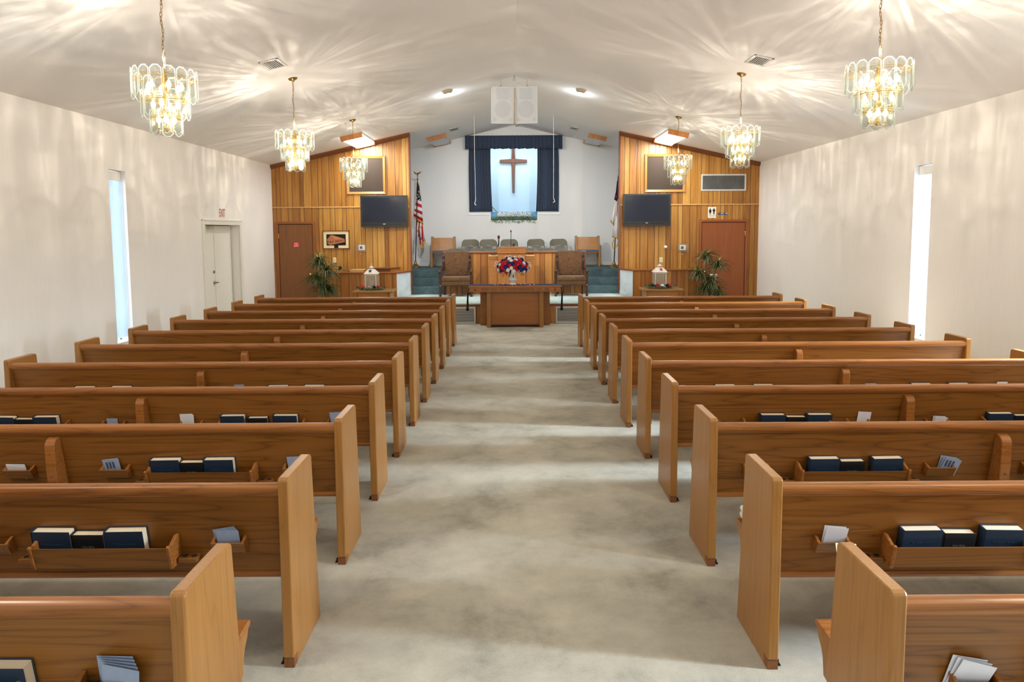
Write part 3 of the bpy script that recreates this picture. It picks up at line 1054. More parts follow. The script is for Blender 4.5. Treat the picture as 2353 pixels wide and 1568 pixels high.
def build_pew(side, label):
    P = PEW[side]
    s = P['s']
    t = thing('pew', label, 'pew', (P['x'], P['y'], 0), 0, 'oak pews')
    def rng(a, b):
        return (min(s * a, s * b), max(s * a, s * b))
    T = 0.050
    for a, b in ((0.0, T), (PL - T, PL)):
        xa, xb = rng(a, b)
        bm = BM()
        prism(bm, [(0.05, 0.0), (0.05, 0.046), (0.0, 0.046), (0.0, 0.878), (0.012, 0.89), (0.345, 0.89), (0.361, 0.876), (0.43, 0.06), (0.437, 0.0)], xa, xb, 'x', 0.007, 2)
        e = obj('end_panel', bm, M['oak_z'], t)
        bm = BM(); box(bm, xa + 0.002, xb - 0.002, 0.004, 0.052, 0.0, 0.0455)
        obj('base_block', bm, M['oak_dark'], e)
    xa, xb = rng(T - 0.004, PL - T + 0.004)
    # back board
    bm = BM()
    prism(bm, [(board_y(0.81), 0.81), (board_y(0.395), 0.395), (board_y(0.395) + 0.022, 0.391), (board_y(0.81) + 0.022, 0.806)], xa, xb, 'x')
    obj('back_board', bm, M['oak_x'], t)
    # rounded cap rail with a bead under it
    bm = BM()
    pr = [(0.010, 0.812), (0.004, 0.822), (0.002, 0.835), (0.006, 0.850), (0.016, 0.858), (0.032, 0.861), (0.048, 0.857), (0.058, 0.846), (0.062, 0.83), (0.058, 0.812)]
    prism(bm, pr, xa, xb, 'x')
    prism(bm, [(0.022, 0.800), (0.018, 0.806), (0.018, 0.812), (0.058, 0.812), (0.058, 0.800)], xa, xb, 'x')
    smooth_by_angle(obj('cap_rail', bm, M['oak_rail'], t), 0.5)
    bm = BM()
    y = board_y(0.40)
    prism(bm, [(y - 0.008, 0.388), (y - 0.012, 0.40), (y - 0.008, 0.414), (y + 0.004, 0.418), (y + 0.026, 0.414), (y + 0.026, 0.388)], xa, xb, 'x')
    obj('bottom_rail', bm, M['oak_rail'], t)
    # seat and its supports
    bm = BM()
    prism(bm, [(0.118, 0.405), (0.118, 0.432), (0.34, 0.438), (0.585, 0.457), (0.606, 0.453), (0.614, 0.442), (0.608, 0.430), (0.575, 0.424), (0.34, 0.410)], xa, xb, 'x')
    smooth_by_angle(obj('seat', bm, M['oak_rail'], t), 0.5)
    for c in (T + 0.014, PL - T - 0.014):
        a, b = rng(c - 0.014, c + 0.014)
        bm = BM()
        prism(bm, [(0.12, 0.402), (0.34, 0.408), (0.575, 0.424), (0.600, 0.424), (0.588, 0.395), (0.560, 0.365), (0.545, 0.335), (0.535, 0.27), (0.40, 0.24), (0.12, 0.28)], a, b, 'x')
        obj('seat_bracket', bm, M['oak_z'], t)
    # centre support with two plugs
    c = PL / 2
    a, b = rng(c - 0.030, c + 0.030)
    bm = BM()
    arc = [(board_y(0.785) + 0.01, 0.785)]
    for k in range(7):
        th = PI / 2 * k / 6
        arc.append((-0.022 + 0.045 * (1 - math.sin(th)), 0.735 + 0.05 * math.cos(th)))
    pts = arc + [(-0.020, 0.60), (0.004, 0.30), (0.02, 0.0), (0.30, 0.0), (0.30, 0.07), (0.22, 0.10), (0.16, 0.39), (board_y(0.41) + 0.01, 0.41)]
    prism(bm, pts, a, b, 'x', 0.004, 1)
    cs = obj('centre_support', bm, M['oak_rail'], t)
    for z in (0.695, 0.56):
        yy = -0.0215 + max(0, (0.60 - z)) * 0.08
        bm = BM(); ball(bm, (s * c, yy + 0.002, z), 0.008, 1, 0.5, 1, 1)
        obj('screw_plug', bm, M['oak_dark'], cs)
    # hymnal racks
    for c, w in RACK:
        a, b = rng(c - w / 2, c + w / 2)
        r = BM()
        prism(r, [(-0.022, 0.582), (-0.030, 0.582), (-0.004, 0.482), (0.004, 0.482)], a + 0.012, b - 0.012, 'x')
        rack = obj('book_rack', r, M['oak_x'], t)
        r = BM(); prism(r, [(0.0, 0.482), (0.0, 0.494), (board_y(0.49), 0.494), (board_y(0.482), 0.482)], a + 0.012, b - 0.012, 'x')
        obj('rack_bottom', r, M['oak_x'], rack)
        for q0, q1 in ((a - 0.002, a + 0.014), (b - 0.014, b + 0.002)):
            r = BM()
            prism(r, [(-0.038, 0.590), (-0.010, 0.478), (board_y(0.475), 0.475), (board_y(0.615), 0.615), (board_y(0.615) - 0.022, 0.615), (-0.012, 0.588), (-0.028, 0.596)], q0, q1, 'x', 0.003, 1)
            obj('rack_end', r, M['oak_rail'], rack)
    # offering-card holders
    for c, w in HOLD:
        a, b = rng(c - w / 2, c + w / 2)
        h = BM()
        prism(h, [(board_y(0.587) - 0.052, 0.585), (board_y(0.587) - 0.044, 0.587), (board_y(0.53) - 0.026, 0.530), (board_y(0.53) - 0.034, 0.528)], a, b, 'x', 0.002, 1)
        hd = obj('card_holder', h, M['oak_x'], t)
        for q0, q1 in ((a, a + 0.014), (b - 0.014, b)):
            h = BM(); prism(h, [(board_y(0.587) - 0.050, 0.585), (board_y(0.605) , 0.605), (board_y(0.525), 0.525), (board_y(0.53) - 0.034, 0.528)], q0, q1, 'x', 0.002, 1)
            obj('holder_end', h, M['oak_rail'], hd)
        h = BM(); box(h, a + 0.014, b - 0.014, board_y(0.53) - 0.032, board_y(0.53), 0.528, 0.536); obj('holder_bottom', h, M['oak_x'], hd)
        for q in (a + 0.025, b - 0.025):
            h = BM(); ball(h, (q, board_y(0.56) - 0.043, 0.558), 0.005, 1, 0.5, 1, 1); obj('screw_plug', h, M['oak_dark'], hd)
    # communion cup holders
    for c in (0.478, 1.205, 2.215, 2.95):
        a, b = rng(c - 0.042, c + 0.042)
        h = BM(); box(h, a, b, 0.022, board_y(0.50), 0.492, 0.512, 0.003)
        cup = obj('cup_holder', h, M['oak_x'], t)
        for q in (-0.020, 0.020):
            h = BM(); lathe(h, [(0.0135, 0.5115), (0.0135, 0.5132)], 14, s * c + q, 0.050); obj('cup_hole', h, M['vent_dark'], cup)
    # floor bolt bracket
    h = BM(); box(h, *rng(T, T + 0.022), 0.03, 0.06, 0.0, 0.004); tube(h, [(s * (T + 0.012), 0.045, 0.0), (s * (T + 0.012), 0.045, 0.022)], 0.006, 8)
    obj('floor_bolt', h, M['blackmetal'], t)
    return t

PEWY = {}
for side in ('left', 'right'):
    P = PEW[side]
    lab = lambda k: ('oak pew %s of the aisle, %s the camera' % (side, ('nearest' if k == 0 else 'farthest from') if k in (0, 10) else ORD[k] + ' from'))
    first = build_pew(side, lab(0))
    for k in range(11):
        y = P['y'] + P['d'] * k
        PEWY[side, k] = y
        if k:
            dup(first, (P['x'], y, 0), 0, lab(k))

# ------------------------------------------------------------------ books in the racks
def make_book(name, w, h, th, cover, lettering, ink, label):
    """origin at the lower rear edge (against the pew back); leans with the board; spine to -x"""
    t = thing(name, label, 'book', (0, 0, 0))
    b = BM()
    c = 0.0028
    box(b, -w / 2, w / 2, -th, -th + c, 0, h, 0.001, 1)
    box(b, -w / 2, w / 2, -c, 0, 0, h, 0.001, 1)
    n = 6
    pts = [(-w / 2 + 0.004, 0), (-w / 2 + 0.004, -th)]
    for k in range(n + 1):
        f = k / n
        pts.append((-w / 2 - 0.005 * math.sin(PI * f), -th + th * f))
    prism(b, pts, 0, h, 'z')
    obj('cover', b, cover, t)
    b = BM(); box(b, -w / 2 + 0.004, w / 2 - 0.005, -th + c, -c, 0.004, h - 0.005, 0.0)
    obj('pages', b, M['paper'], t)
    if lettering:
        text('cover_lettering', lettering, 0.0125 if name == 'hymnal' else 0.0135, ink, t, (0.0, -th - 0.0006, h - 0.062), FRONT, 0.0003)
    return t
BOOKS = []
def add_book(kind, side, k, x0, x1, label):
    P = PEW[side]
    w = abs(x1 - x0)
    BOOKS.append((kind, P['x'] + P['s'] * (x0 + x1) / 2, PEWY[side, k], label))
HW, BWD = 0.176, 0.142
def trio(side, k, pos, where):
    """pos: list of (kind, offset of centre from the aisle face)"""
    row = ('the nearest' if k == 0 else 'the ' + ORD[k]) + ' %s pew from the camera' % side
    # order on the picture from left to right
    P = PEW[side]
    xs = sorted([(P['x'] + P['s'] * c, kd) for kd, c in pos])
    names = ['leftmost', 'middle', 'rightmost'] if len(xs) == 3 else (['left', 'right'] if len(xs) == 2 else ['only'])
    for (x, kd), nm in zip(xs, names):
        cat = 'navy hymnal' if kd == 'h' else 'small black bible'
        lb = '%s, %s in the %s rack of %s' % (cat, nm, where, row)
        BOOKS.append((kd, x, PEWY[side, k], lb))
A, F = 'aisle-side', 'wall-side'
trio('left', 0, [('h', 0.600)], A)
trio('left', 1, [('h', 1.085), ('b', 0.925), ('h', 0.755)], A)
trio('left', 2, [('h', 1.062), ('b', 0.905), ('h', 0.745)], A)
trio('left', 3, [('h', 1.055), ('b', 0.875), ('h', 0.670)], A)
trio('left', 3, [('h', 2.745), ('b', 2.590), ('h', 2.430)], F)
trio('left', 4, [('h', 1.055), ('b', 0.895), ('h', 0.738)], A)
trio('left', 4, [('h', 2.752), ('b', 2.592), ('h', 2.430)], F)
trio('left', 5, [('h', 1.062), ('h', 0.745)], A)
trio('left', 5, [('h', 2.740), ('h', 2.420)], F)
trio('right', 1, [('h', 0.682), ('b', 0.852), ('h', 1.046)], A)
trio('right', 2, [('h', 0.680), ('b', 0.848), ('h', 1.052)], A)
trio('right', 3, [('h', 0.740), ('b', 0.910), ('h', 1.080)], A)
trio('right', 3, [('h', 2.390), ('b', 2.560)], F)
trio('right', 4, [('h', 0.690), ('b', 0.850), ('h', 1.020)], A)
trio('right', 4, [('h', 2.385), ('b', 2.548), ('h', 2.712)], F)
trio('right', 5, [('h', 0.670)], A)
protos = {}
for kd, x, y, lb in BOOKS:
    if kd == 'h':
        nm, h, th = 'hymnal', 0.158, 0.046
    else:
        nm, h, th = 'bible', 0.140, 0.042
    if kd not in protos:
        o = make_book('hymnal', HW, h, th, M['book_navy'], 'The Baptist Hymnal', M['gilt'], lb) if kd == 'h' else make_book('bible', BWD, h, th, M['book_black'], 'Holy Bible', M['gilt2'], lb)
        protos[kd] = o
    else:
        o = dup(protos[kd], None, None, lb)
    o['group'] = 'hymnals in the pew racks' if kd == 'h' else 'bibles in the pew racks'
    z0 = 0.4965
    o.location = (x, y + board_y(z0) - 0.004, z0)
    o.rotation_euler = (TILT * 0.96, random.uniform(-0.012, 0.012), random.uniform(-0.02, 0.02))

# ------------------------------------------------------------------ cards and envelopes in the holders
def make_cards(name, label, n, mat, w, h, fan, printed):
    t = thing(name, label, 'envelopes' if name == 'offering_envelopes' else 'card')
    for i in range(n):
        b = BM(); box(b, -w / 2, w / 2, -0.0008, 0.0008, 0, h)
        f = (i - (n - 1) / 2)
        o = obj('envelope' if name == 'offering_envelopes' else 'card', b, mat, t)
        o.location = (f * 0.004, -0.005 * i, 0)
        o.rotation_euler = (0.04 * i, f * fan, 0)
    if printed:
        b = BM()
        for q in range(3):
            box(b, -w * 0.30 + q * w * 0.2, -w * 0.30 + q * w * 0.2 + w * 0.12, -0.0012, -0.0008, h * 0.45, h * 0.85)
        box(b, -w * 0.3, w * 0.22, -0.0012, -0.0008, h * 0.34, h * 0.38)
        o = obj('printing', b, M['env_print'], t)
        o.location = (0, -0.005 * (n - 1) - 0.0006, 0)
        o.rotation_euler = (0.04 * (n - 1), 0, 0)
    return t
def put_cards(side, k, off, mat, n, h, fan, roll, printed, label, w=0.10, name='offering_envelopes'):
    P = PEW[side]
    t = make_cards(name, label, n, M[mat], w, h, fan, printed)
    t['group'] = 'envelopes and cards in the pew holders'
    t.location = (P['x'] + P['s'] * off, PEWY[side, k] + board_y(0.537) - 0.010, 0.5375)
    t.rotation_euler = (TILT, roll, 0)
    return t
put_cards('left', 0, 0.245, 'env_blue', 5, 0.125, 0.05, 0.12, False, 'fan of blue-grey envelopes sagging from the nearest left pew holder', 0.115)
put_cards('left', 1, 0.295, 'env_blue', 4, 0.110, 0.05, -0.10, False, 'blue-grey envelopes at the aisle end of the second left pew', 0.10)
put_cards('left', 2, 0.30, 'env_blue', 2, 0.115, 0.03, -0.02, False, 'pale blue card peeping beside the second pew end, on the third left pew', 0.085, 'offering_card')
put_cards('left', 2, 1.39, 'env_blue', 2, 0.108, 0.05, -0.10, True, 'printed slate-blue card in the middle holder of the third left pew', 0.095, 'offering_card')
put_cards('left', 2, 1.97, 'env_white', 4, 0.075, 0.06, 0.10, False, 'white envelopes drooping from the holder at the left edge, third left pew', 0.115)
put_cards('left', 3, 1.405, 'env_white', 2, 0.118, 0.08, 0.02, False, 'crumpled white envelope in the middle holder of the fourth left pew', 0.095)
put_cards('left', 3, 0.295, 'env_blue', 2, 0.125, 0.06, -0.05, False, 'clear and navy card at the aisle end of the fourth left pew', 0.09, 'offering_card')
put_cards('left', 3, 1.96, 'env_blue', 1, 0.085, 0.0, 0.0, False, 'card edge just showing over the rail on the fourth left pew', 0.08, 'offering_card')
put_cards('left', 4, 1.40, 'env_blue', 2, 0.118, 0.03, 0.0, False, 'small grey-blue card in the middle holder of the fifth left pew', 0.085, 'offering_card')
put_cards('right', 0, 0.262, 'env_white', 3, 0.118, 0.05, 0.22, False, 'white envelopes leaning in the nearest right pew holder', 0.11)
put_cards('right', 1, 0.300, 'env_white', 2, 0.115, 0.03, 0.10, False, 'tall white envelope at the aisle end of the second right pew', 0.098)
put_cards('right', 2, 1.415, 'env_blue', 3, 0.108, 0.06, 0.20, True, 'printed grey cards leaning in the middle holder of the third right pew', 0.095, 'offering_card')
put_cards('right', 3, 1.412, 'env_white', 1, 0.120, 0.0, 0.06, False, 'single white envelope in the middle holder of the fourth right pew', 0.095)
put_cards('right', 3, 1.965, 'env_white', 2, 0.082, 0.10, 0.1, False, 'white paper edge just above the rail on the fourth right pew', 0.09)
put_cards('right', 4, 0.315, 'env_blue', 1, 0.105, 0.0, 0.0, False, 'dark card tip at the aisle end of the fifth right pew', 0.075, 'offering_card')
put_cards('right', 4, 1.965, 'env_blue', 3, 0.112, 0.10, 0.08, False, 'fanned blue-grey cards by the centre support of the fifth right pew', 0.09, 'offering_card')
put_cards('right', 4, 3.10, 'env_white', 1, 0.118, 0.0, 0.0, False, 'white envelope at the wall end of the fifth right pew', 0.09)
# open envelope lying over the front of its holder, second right pew
bm = BM(); box(bm, -0.05, 0.05, -0.0008, 0.0008, -0.05, 0.012)
o = obj('open_envelope', bm, M['paper'])
P = PEW['right']
o.location = (P['x'] + 0.325, PEWY['right', 1] - 0.021, 0.588)
o.rotation_euler = (-0.45, 0.12, 0.15)
tag(o, 'open cream envelope hanging over the holder of the second right pew', 'envelope')

# folded seat pads at the aisle end of two right-hand pews
for k, lb in ((1, 'folded pale seat pad behind the second right pew end'), (2, 'folded pale seat pad behind the third right pew end')):
    t = thing('seat_pad', lb, 'cushion', (PEW['right']['x'] + 0.246, PEWY['right', k] + 0.425, 0.452), 0, 'folded seat pads')
    t.rotation_euler = (0.08, 0, 0)
    bm = BM(); box(bm, -0.19, 0.19, -0.18, 0.18, 0.0, 0.034, 0.015, 3); obj('pad', bm, M['pale_cushion'], t, smooth=True)
    bm = BM(); box(bm, -0.19, 0.19, -0.18, 0.18, 0.035, 0.066, 0.015, 3); obj('folded_pad', bm, M['pale_cushion'], t, smooth=True)

# ------------------------------------------------------------------ chandeliers
def pane_mesh(w, h):
    bm = BM()
    c = w * 0.30
    t = 0.0025
    def octo(i):
        a, b, cc = w / 2 - i, h / 2 - i, c - i * 0.55
        return [(-a + cc, -b), (a - cc, -b), (a, -b + cc), (a, b - cc), (a - cc, b), (-a + cc, b), (-a, b - cc), (-a, -b + cc)]
    rows = []
    for i, y in ((0.0068, -t), (0.0, -t * 0.35), (0.0, t * 0.35), (0.0068, t)):
        rows.append([bm.verts.new((x, y, z)) for x, z in octo(i)])
    f = bm.faces.new(rows[0]); f.material_index = 0
    f = bm.faces.new(rows[3][::-1]); f.material_index = 0
    for a, b in zip(rows, rows[1:]):
        for k in range(8):
            f = bm.faces.new((a[k], b[k], b[(k + 1) % 8], a[(k + 1) % 8])); f.material_index = 1
    bmesh.ops.recalc_face_normals(bm, faces=bm.faces[:])
    return bm
TIERS = [(0.270, 0.312, 0.260, 16, 0.100), (0.198, 0.150, 0.238, 12, 0.098), (0.134, 0.004, 0.222, 8, 0.096)]
def build_chandelier(label, loc):
    t = thing('chandelier', label, 'chandelier', loc, 0, 'tiered glass chandeliers')
    pm = {}
    for r, z0, h, n, w in TIERS:
        for k in range(n):
            a = 2 * PI * (k + 0.5) / n
            if (w, h) not in pm:
                p = obj('glass_pane', pane_mesh(w, h), [M['glass'], M['rim']], t)
                pm[w, h] = p
            else:
                p = pm[w, h].copy(); C.objects.link(p); p.parent = t
            p.location = (r * math.cos(a), r * math.sin(a), z0 + h / 2)
            p.rotation_euler = (0, random.uniform(-0.02, 0.02), a + PI / 2)
        # double wire ring with zig-zag lacing
        bm = BM()
        zr = z0 + h - 0.068
        for dz, rr in ((0.0, r - 0.008), (-0.018, r - 0.008), (-0.009, r * 0.80)):
            tube(bm, ring_pts(rr, zr + dz, 36), 0.0022, 5, True)
        for k in range(n * 2):
            a = PI * k / n
            b_ = PI * (k + 1) / n
            q = (r - 0.008) if k % 2 else r * 0.80
            q2 = r * 0.80 if k % 2 else (r - 0.008)
            tube(bm, [(q * math.cos(a), q * math.sin(a), zr), (q2 * math.cos(b_), q2 * math.sin(b_), zr - 0.012)], 0.0016, 4)
        for k in range(4):
            a = PI / 2 * k + 0.3
            tube(bm, [(0.02 * math.cos(a), 0.02 * math.sin(a), zr + 0.005), (r * math.cos(a), r * math.sin(a), zr - 0.005)], 0.003, 5)
        for k in range(n):
            a = 2 * PI * (k + 0.5) / n
            for da in (-0.05, 0.05):
                x, y = (r + 0.003) * math.cos(a + da * 0.27 / r * 0.6), (r + 0.003) * math.sin(a + da * 0.27 / r * 0.6)
                ball(bm, (x, y, zr + 0.02), 0.005, 1, 1, 1, 1)
        obj('tier_ring', bm, M['brass'], t)
    bm = BM()
    lathe(bm, [(0.010, 0.02), (0.024, 0.04), (0.024, 0.085), (0.014, 0.11), (0.014, 0.18), (0.028, 0.20), (0.028, 0.27), (0.016, 0.30), (0.016, 0.38), (0.032, 0.405), (0.032, 0.495), (0.018, 0.53), (0.010, 0.57), (0.006, 0.595)], 16)
    smooth_by_angle(obj('centre_stem', bm, M['brass'], t), 0.7)
    # bulbs with sleeves and curled arms
    bp = {}
    for nb, rb, zb, fl in ((6, 0.142, 0.405, 0), (4, 0.106, 0.246, 0), (4, 0.063, 0.112, 1)):
        for k in range(nb):
            a = 2 * PI * k / nb + (0.4 if fl else 0.15)
            x, y = rb * math.cos(a), rb * math.sin(a)
            if 'b' not in bp:
                bm = BM(); lathe(bm, [(0.007, -0.006), (0.016, 0.004), (0.021, 0.020), (0.017, 0.040), (0.007, 0.060), (0.001, 0.068)], 12)
                bb = obj('bulb', bm, M['bulb'], t, smooth=True)
                bm = BM(); lathe(bm, [(0.009, -0.052), (0.010, -0.05), (0.010, -0.012), (0.007, -0.006)], 12)
                sl = obj('candle_sleeve', bm, M['candle'], t)
                bm = BM()
                tube(bm, [(-0.058, 0, -0.035), (-0.045, 0, -0.068), (-0.022, 0, -0.082), (-0.004, 0, -0.072), (0, 0, -0.052)], 0.0045, 7)
                lathe(bm, [(0.013, -0.056), (0.014, -0.05), (0.010, -0.047)], 12)
                ar = obj('arm', bm, M['brass'], t, smooth=True)
                bp = {'b': bb, 's': sl, 'a': ar}
                trio_ = (bb, sl, ar)
            else:
                trio_ = []
                for q in ('b', 's', 'a'):
                    c = bp[q].copy(); C.objects.link(c); c.parent = t; trio_.append(c)
            for c in trio_:
                c.location = (x, y, zb)
                c.rotation_euler = (0, 0, a)
    return t
def hang(t, x, y):
    """canopy on the sloping ceiling and a slightly wavy chain, cut to this chandelier's drop"""
    zt = ceil_z(x) - t.location.z
    s = math.atan(SL) * (1 if x > RX else -1)
    bm = BM()
    lathe(bm, [(0.065, 0.0), (0.065, -0.008), (0.055, -0.022), (0.020, -0.034), (0.008, -0.05)], 20)
    move(bm, Matrix.Translation((0, 0, zt)) @ Matrix.Rotation(s, 4, 'Y'))
    obj('canopy', bm, M['antique'], t, smooth=True)
    bm = BM()
    z = 0.590
    n = int((zt - 0.05 - z) / 0.034)
    st = (zt - 0.045 - z) / n
    for k in range(n):
        zz = z + st * (k + 0.5)
        wx = 0.006 * math.sin(k * 0.9) + 0.004 * math.sin(k * 0.37)
        f = st * 0.68
        pts = []
        for q in range(10):
            a = 2 * PI * q / 10
            u, v = 0.0085 * math.cos(a), f * math.sin(a)
            pts.append((wx + (u if k % 2 else 0), (0 if k % 2 else u), zz + v))
        tube(bm, pts, 0.0022, 5, True)
    obj('chain', bm, M['antique'], t)
    bm = BM()
    tube(bm, [(0.006 * math.sin(k * 0.7 + 1), 0.005 * math.cos(k * 0.5), z + (zt - 0.04 - z) * k / 40) for k in range(41)], 0.0022, 5)
    obj('chain_wire', bm, M['tan'], t)
    for r, z, n, a0 in ((0.142, 0.42, 2, 0.15 + PI / 6), (0.106, 0.26, 1, 0.15 + PI / 4), (0.063, 0.125, 1, 0.4 + PI / 4)):
        for k in range(n):
            a = a0 + 2 * PI * k / n
            point_light('bulb_light', (r * math.cos(a), r * math.sin(a), z), LAMP_W * 1.75, WARM, 0.002, t)
LAMP_W = 1.8
def streak_pattern(d, seed):
    """noise pattern put on an added lamp: fans of brighter and weaker rays"""
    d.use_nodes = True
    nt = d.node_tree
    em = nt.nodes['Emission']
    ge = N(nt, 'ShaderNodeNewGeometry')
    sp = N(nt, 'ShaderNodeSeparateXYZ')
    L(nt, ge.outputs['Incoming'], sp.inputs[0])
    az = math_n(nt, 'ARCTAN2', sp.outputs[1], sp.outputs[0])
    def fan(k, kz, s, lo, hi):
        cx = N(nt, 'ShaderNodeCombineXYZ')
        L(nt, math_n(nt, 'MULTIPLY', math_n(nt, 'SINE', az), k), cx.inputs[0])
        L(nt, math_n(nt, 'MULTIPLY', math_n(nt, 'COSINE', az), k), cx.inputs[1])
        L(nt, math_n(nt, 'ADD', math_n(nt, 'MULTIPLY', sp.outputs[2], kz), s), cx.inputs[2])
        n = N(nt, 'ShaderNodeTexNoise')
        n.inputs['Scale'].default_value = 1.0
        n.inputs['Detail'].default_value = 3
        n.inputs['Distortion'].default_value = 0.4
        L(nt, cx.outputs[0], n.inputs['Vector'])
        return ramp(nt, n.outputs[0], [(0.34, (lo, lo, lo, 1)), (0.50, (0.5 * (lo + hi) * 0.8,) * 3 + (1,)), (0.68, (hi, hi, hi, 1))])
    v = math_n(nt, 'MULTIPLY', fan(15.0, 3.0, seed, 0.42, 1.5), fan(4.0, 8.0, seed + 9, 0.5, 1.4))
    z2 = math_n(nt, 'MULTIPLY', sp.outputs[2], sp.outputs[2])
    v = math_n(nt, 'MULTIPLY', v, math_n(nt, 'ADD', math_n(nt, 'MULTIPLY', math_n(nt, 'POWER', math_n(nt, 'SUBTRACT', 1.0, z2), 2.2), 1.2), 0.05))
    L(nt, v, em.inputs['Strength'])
CH = [(-3.12, 6.40, 'tiered glass chandelier nearest the camera on the left'), (-3.15, 10.25, 'middle of the three glass chandeliers on the left side'), (-3.15, 14.02, 'smallest-looking glass chandelier on the left, before the dark framed panel'),
      (3.25, 6.30, 'tiered glass chandelier nearest the camera on the right'), (3.28, 10.15, 'middle of the three glass chandeliers on the right side'), (3.28, 13.92, 'smallest-looking glass chandelier on the right, before the dark framed panel')]
c0 = None
made = []
for x, y, lb in CH:
    if c0 is None:
        c0 = build_chandelier(lb, (x, y, 2.865)); made.append(c0)
    else:
        made.append(dup(c0, (x, y, 2.865), random.uniform(0, 6), lb))
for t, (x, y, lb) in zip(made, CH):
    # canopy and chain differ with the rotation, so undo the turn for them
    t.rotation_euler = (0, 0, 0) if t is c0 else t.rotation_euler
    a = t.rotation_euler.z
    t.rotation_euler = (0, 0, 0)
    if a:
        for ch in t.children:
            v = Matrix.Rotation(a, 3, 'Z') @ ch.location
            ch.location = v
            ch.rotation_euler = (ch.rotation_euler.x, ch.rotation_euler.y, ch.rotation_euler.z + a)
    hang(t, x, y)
    o = point_light('streak_light', (0.03, -0.03, 0.67), 40.0, WARM, 0.006, t)  # added lamp above the panes, throws the patterned streaks on ceiling and walls
    streak_pattern(o.data, 3.7 * made.index(t))
# added unseen lamps behind the camera, to light the near end
for x in (-3.15, 3.27):
    point_light('rear_fill_light', (x, 2.45, 3.1), 50.0, WARM, 0.12)

# ------------------------------------------------------------------ hanging loudspeakers
for s, lb in ((-1, 'left half of the white loudspeaker pair hung from the ridge'), (1, 'right half of the white loudspeaker pair hung from the ridge')):
    t = thing('loudspeaker', lb, 'loudspeaker', (0.055, 13.30, 3.975), 0, 'hanging loudspeakers')
    t.rotation_euler = (0.17, 0.0, -s * 0.10)
    t.location = (0.050 + s * 0.004, 13.36, 3.995)
    x0, x1 = (0.006, 0.436) if s > 0 else (-0.436, -0.006)
    h = 0.672
    bm = BM()
    if s > 0:
        pts = [(x0, 0.0), (x1, 0.0), (x1 - 0.14, 0.34), (x0 + 0.05, 0.34)]
    else:
        pts = [(x0, 0.0), (x1, 0.0), (x1 - 0.05, 0.34), (x0 + 0.14, 0.34)]
    prism(bm, pts, 0, h, 'z', 0.008)
    obj('cabinet', bm, M['speaker_box'], t)
    bm = BM()
    f = 0.016
    box(bm, x0, x1, -0.014, 0.0, 0, f, 0.004); box(bm, x0, x1, -0.014, 0.0, h - f, h, 0.004)
    box(bm, x0, x0 + f, -0.014, 0.0, 0, h, 0.004); box(bm, x1 - f, x1, -0.014, 0.0, 0, h, 0.004)
    obj('front_frame', bm, M['speaker_box'], t)
    bm = BM(); box(bm, x0 + f, x1 - f, -0.006, 0.0, f, h - f); g = obj('grille', bm, M['speaker_grille'], t)
    cx = (x0 + x1) / 2
    bm = BM(); lathe(bm, [(0.155, 0), (0.155, 0.002)], 36); move(bm, Matrix.Translation((cx, -0.0062, 0.265)) @ Matrix.Rotation(PI / 2, 4, 'X')); obj('woofer', bm, M['speaker_cone'], g)
    bm = BM(); box(bm, cx - 0.12, cx + 0.12, -0.0085, -0.0062, 0.44, h - 0.022); obj('horn', bm, M['speaker_cone'], g)
    for q in (-0.15, 0.15):
        bm = BM(); lathe(bm, [(0.034, 0), (0.034, 0.002)], 18); move(bm, Matrix.Translation((cx + q, -0.0062, 0.075)) @ Matrix.Rotation(PI / 2, 4, 'X')); obj('bass_port', bm, M['speaker_cone'], g)
    bm = BM()
    hx = s * 0.245
    lathe(bm, [(0.016, h), (0.016, h + 0.02), (0.008, h + 0.03)], 10, hx, 0.10)
    for k in range(3):
        z = h + 0.045 + 0.030 * k
        pts = [(hx + (0.009 * math.cos(2 * PI * q / 8) if k % 2 else 0), 0.10 + (0 if k % 2 else 0.009 * math.cos(2 * PI * q / 8)), z + 0.021 * math.sin(2 * PI * q / 8)) for q in range(8)]
        tube(bm, pts, 0.0035, 5, True)
    tube(bm, [(hx, 0.10, h + 0.125), (0.0, 0.24, 0.885)], 0.003, 5)
    obj('hanging_chain', bm, M['vent_slat'], t)
bm = BM(); box(bm, 0.045, 0.062, 13.30, 13.34, 4.0, 4.64)
move(bm, Matrix.Translation((0, 13.36, 4.0)) @ Matrix.Rotation(0.17, 4, 'X') @ Matrix.Translation((0, -13.36, -4.0)))
tag(obj('seam_strip', bm, M['spot']), 'narrow tan strip down the joint between the two hanging loudspeakers', 'strip')
bm = BM()
for dx in (-0.012, 0.012):
    tube(bm, [(0.052 + dx * 1.6, 13.40, 4.79), (0.052 + dx, 13.40, 4.85), (0.052, 13.40, 4.905)], 0.003, 6)
tag(obj('ridge_hook', bm, M['blackmetal']), 'small dark hook at the ridge above the loudspeakers', 'hook')
bm = BM()
tube(bm, [(0.062, 13.45, 3.99), (0.075, 13.43, 3.965), (0.10, 13.43, 3.955), (0.125, 13.43, 3.968), (0.13, 13.45, 3.99)], 0.004, 6)
tag(obj('cable', bm, M['blackmetal']), 'short dark cable loop under the hanging loudspeakers', 'cable')

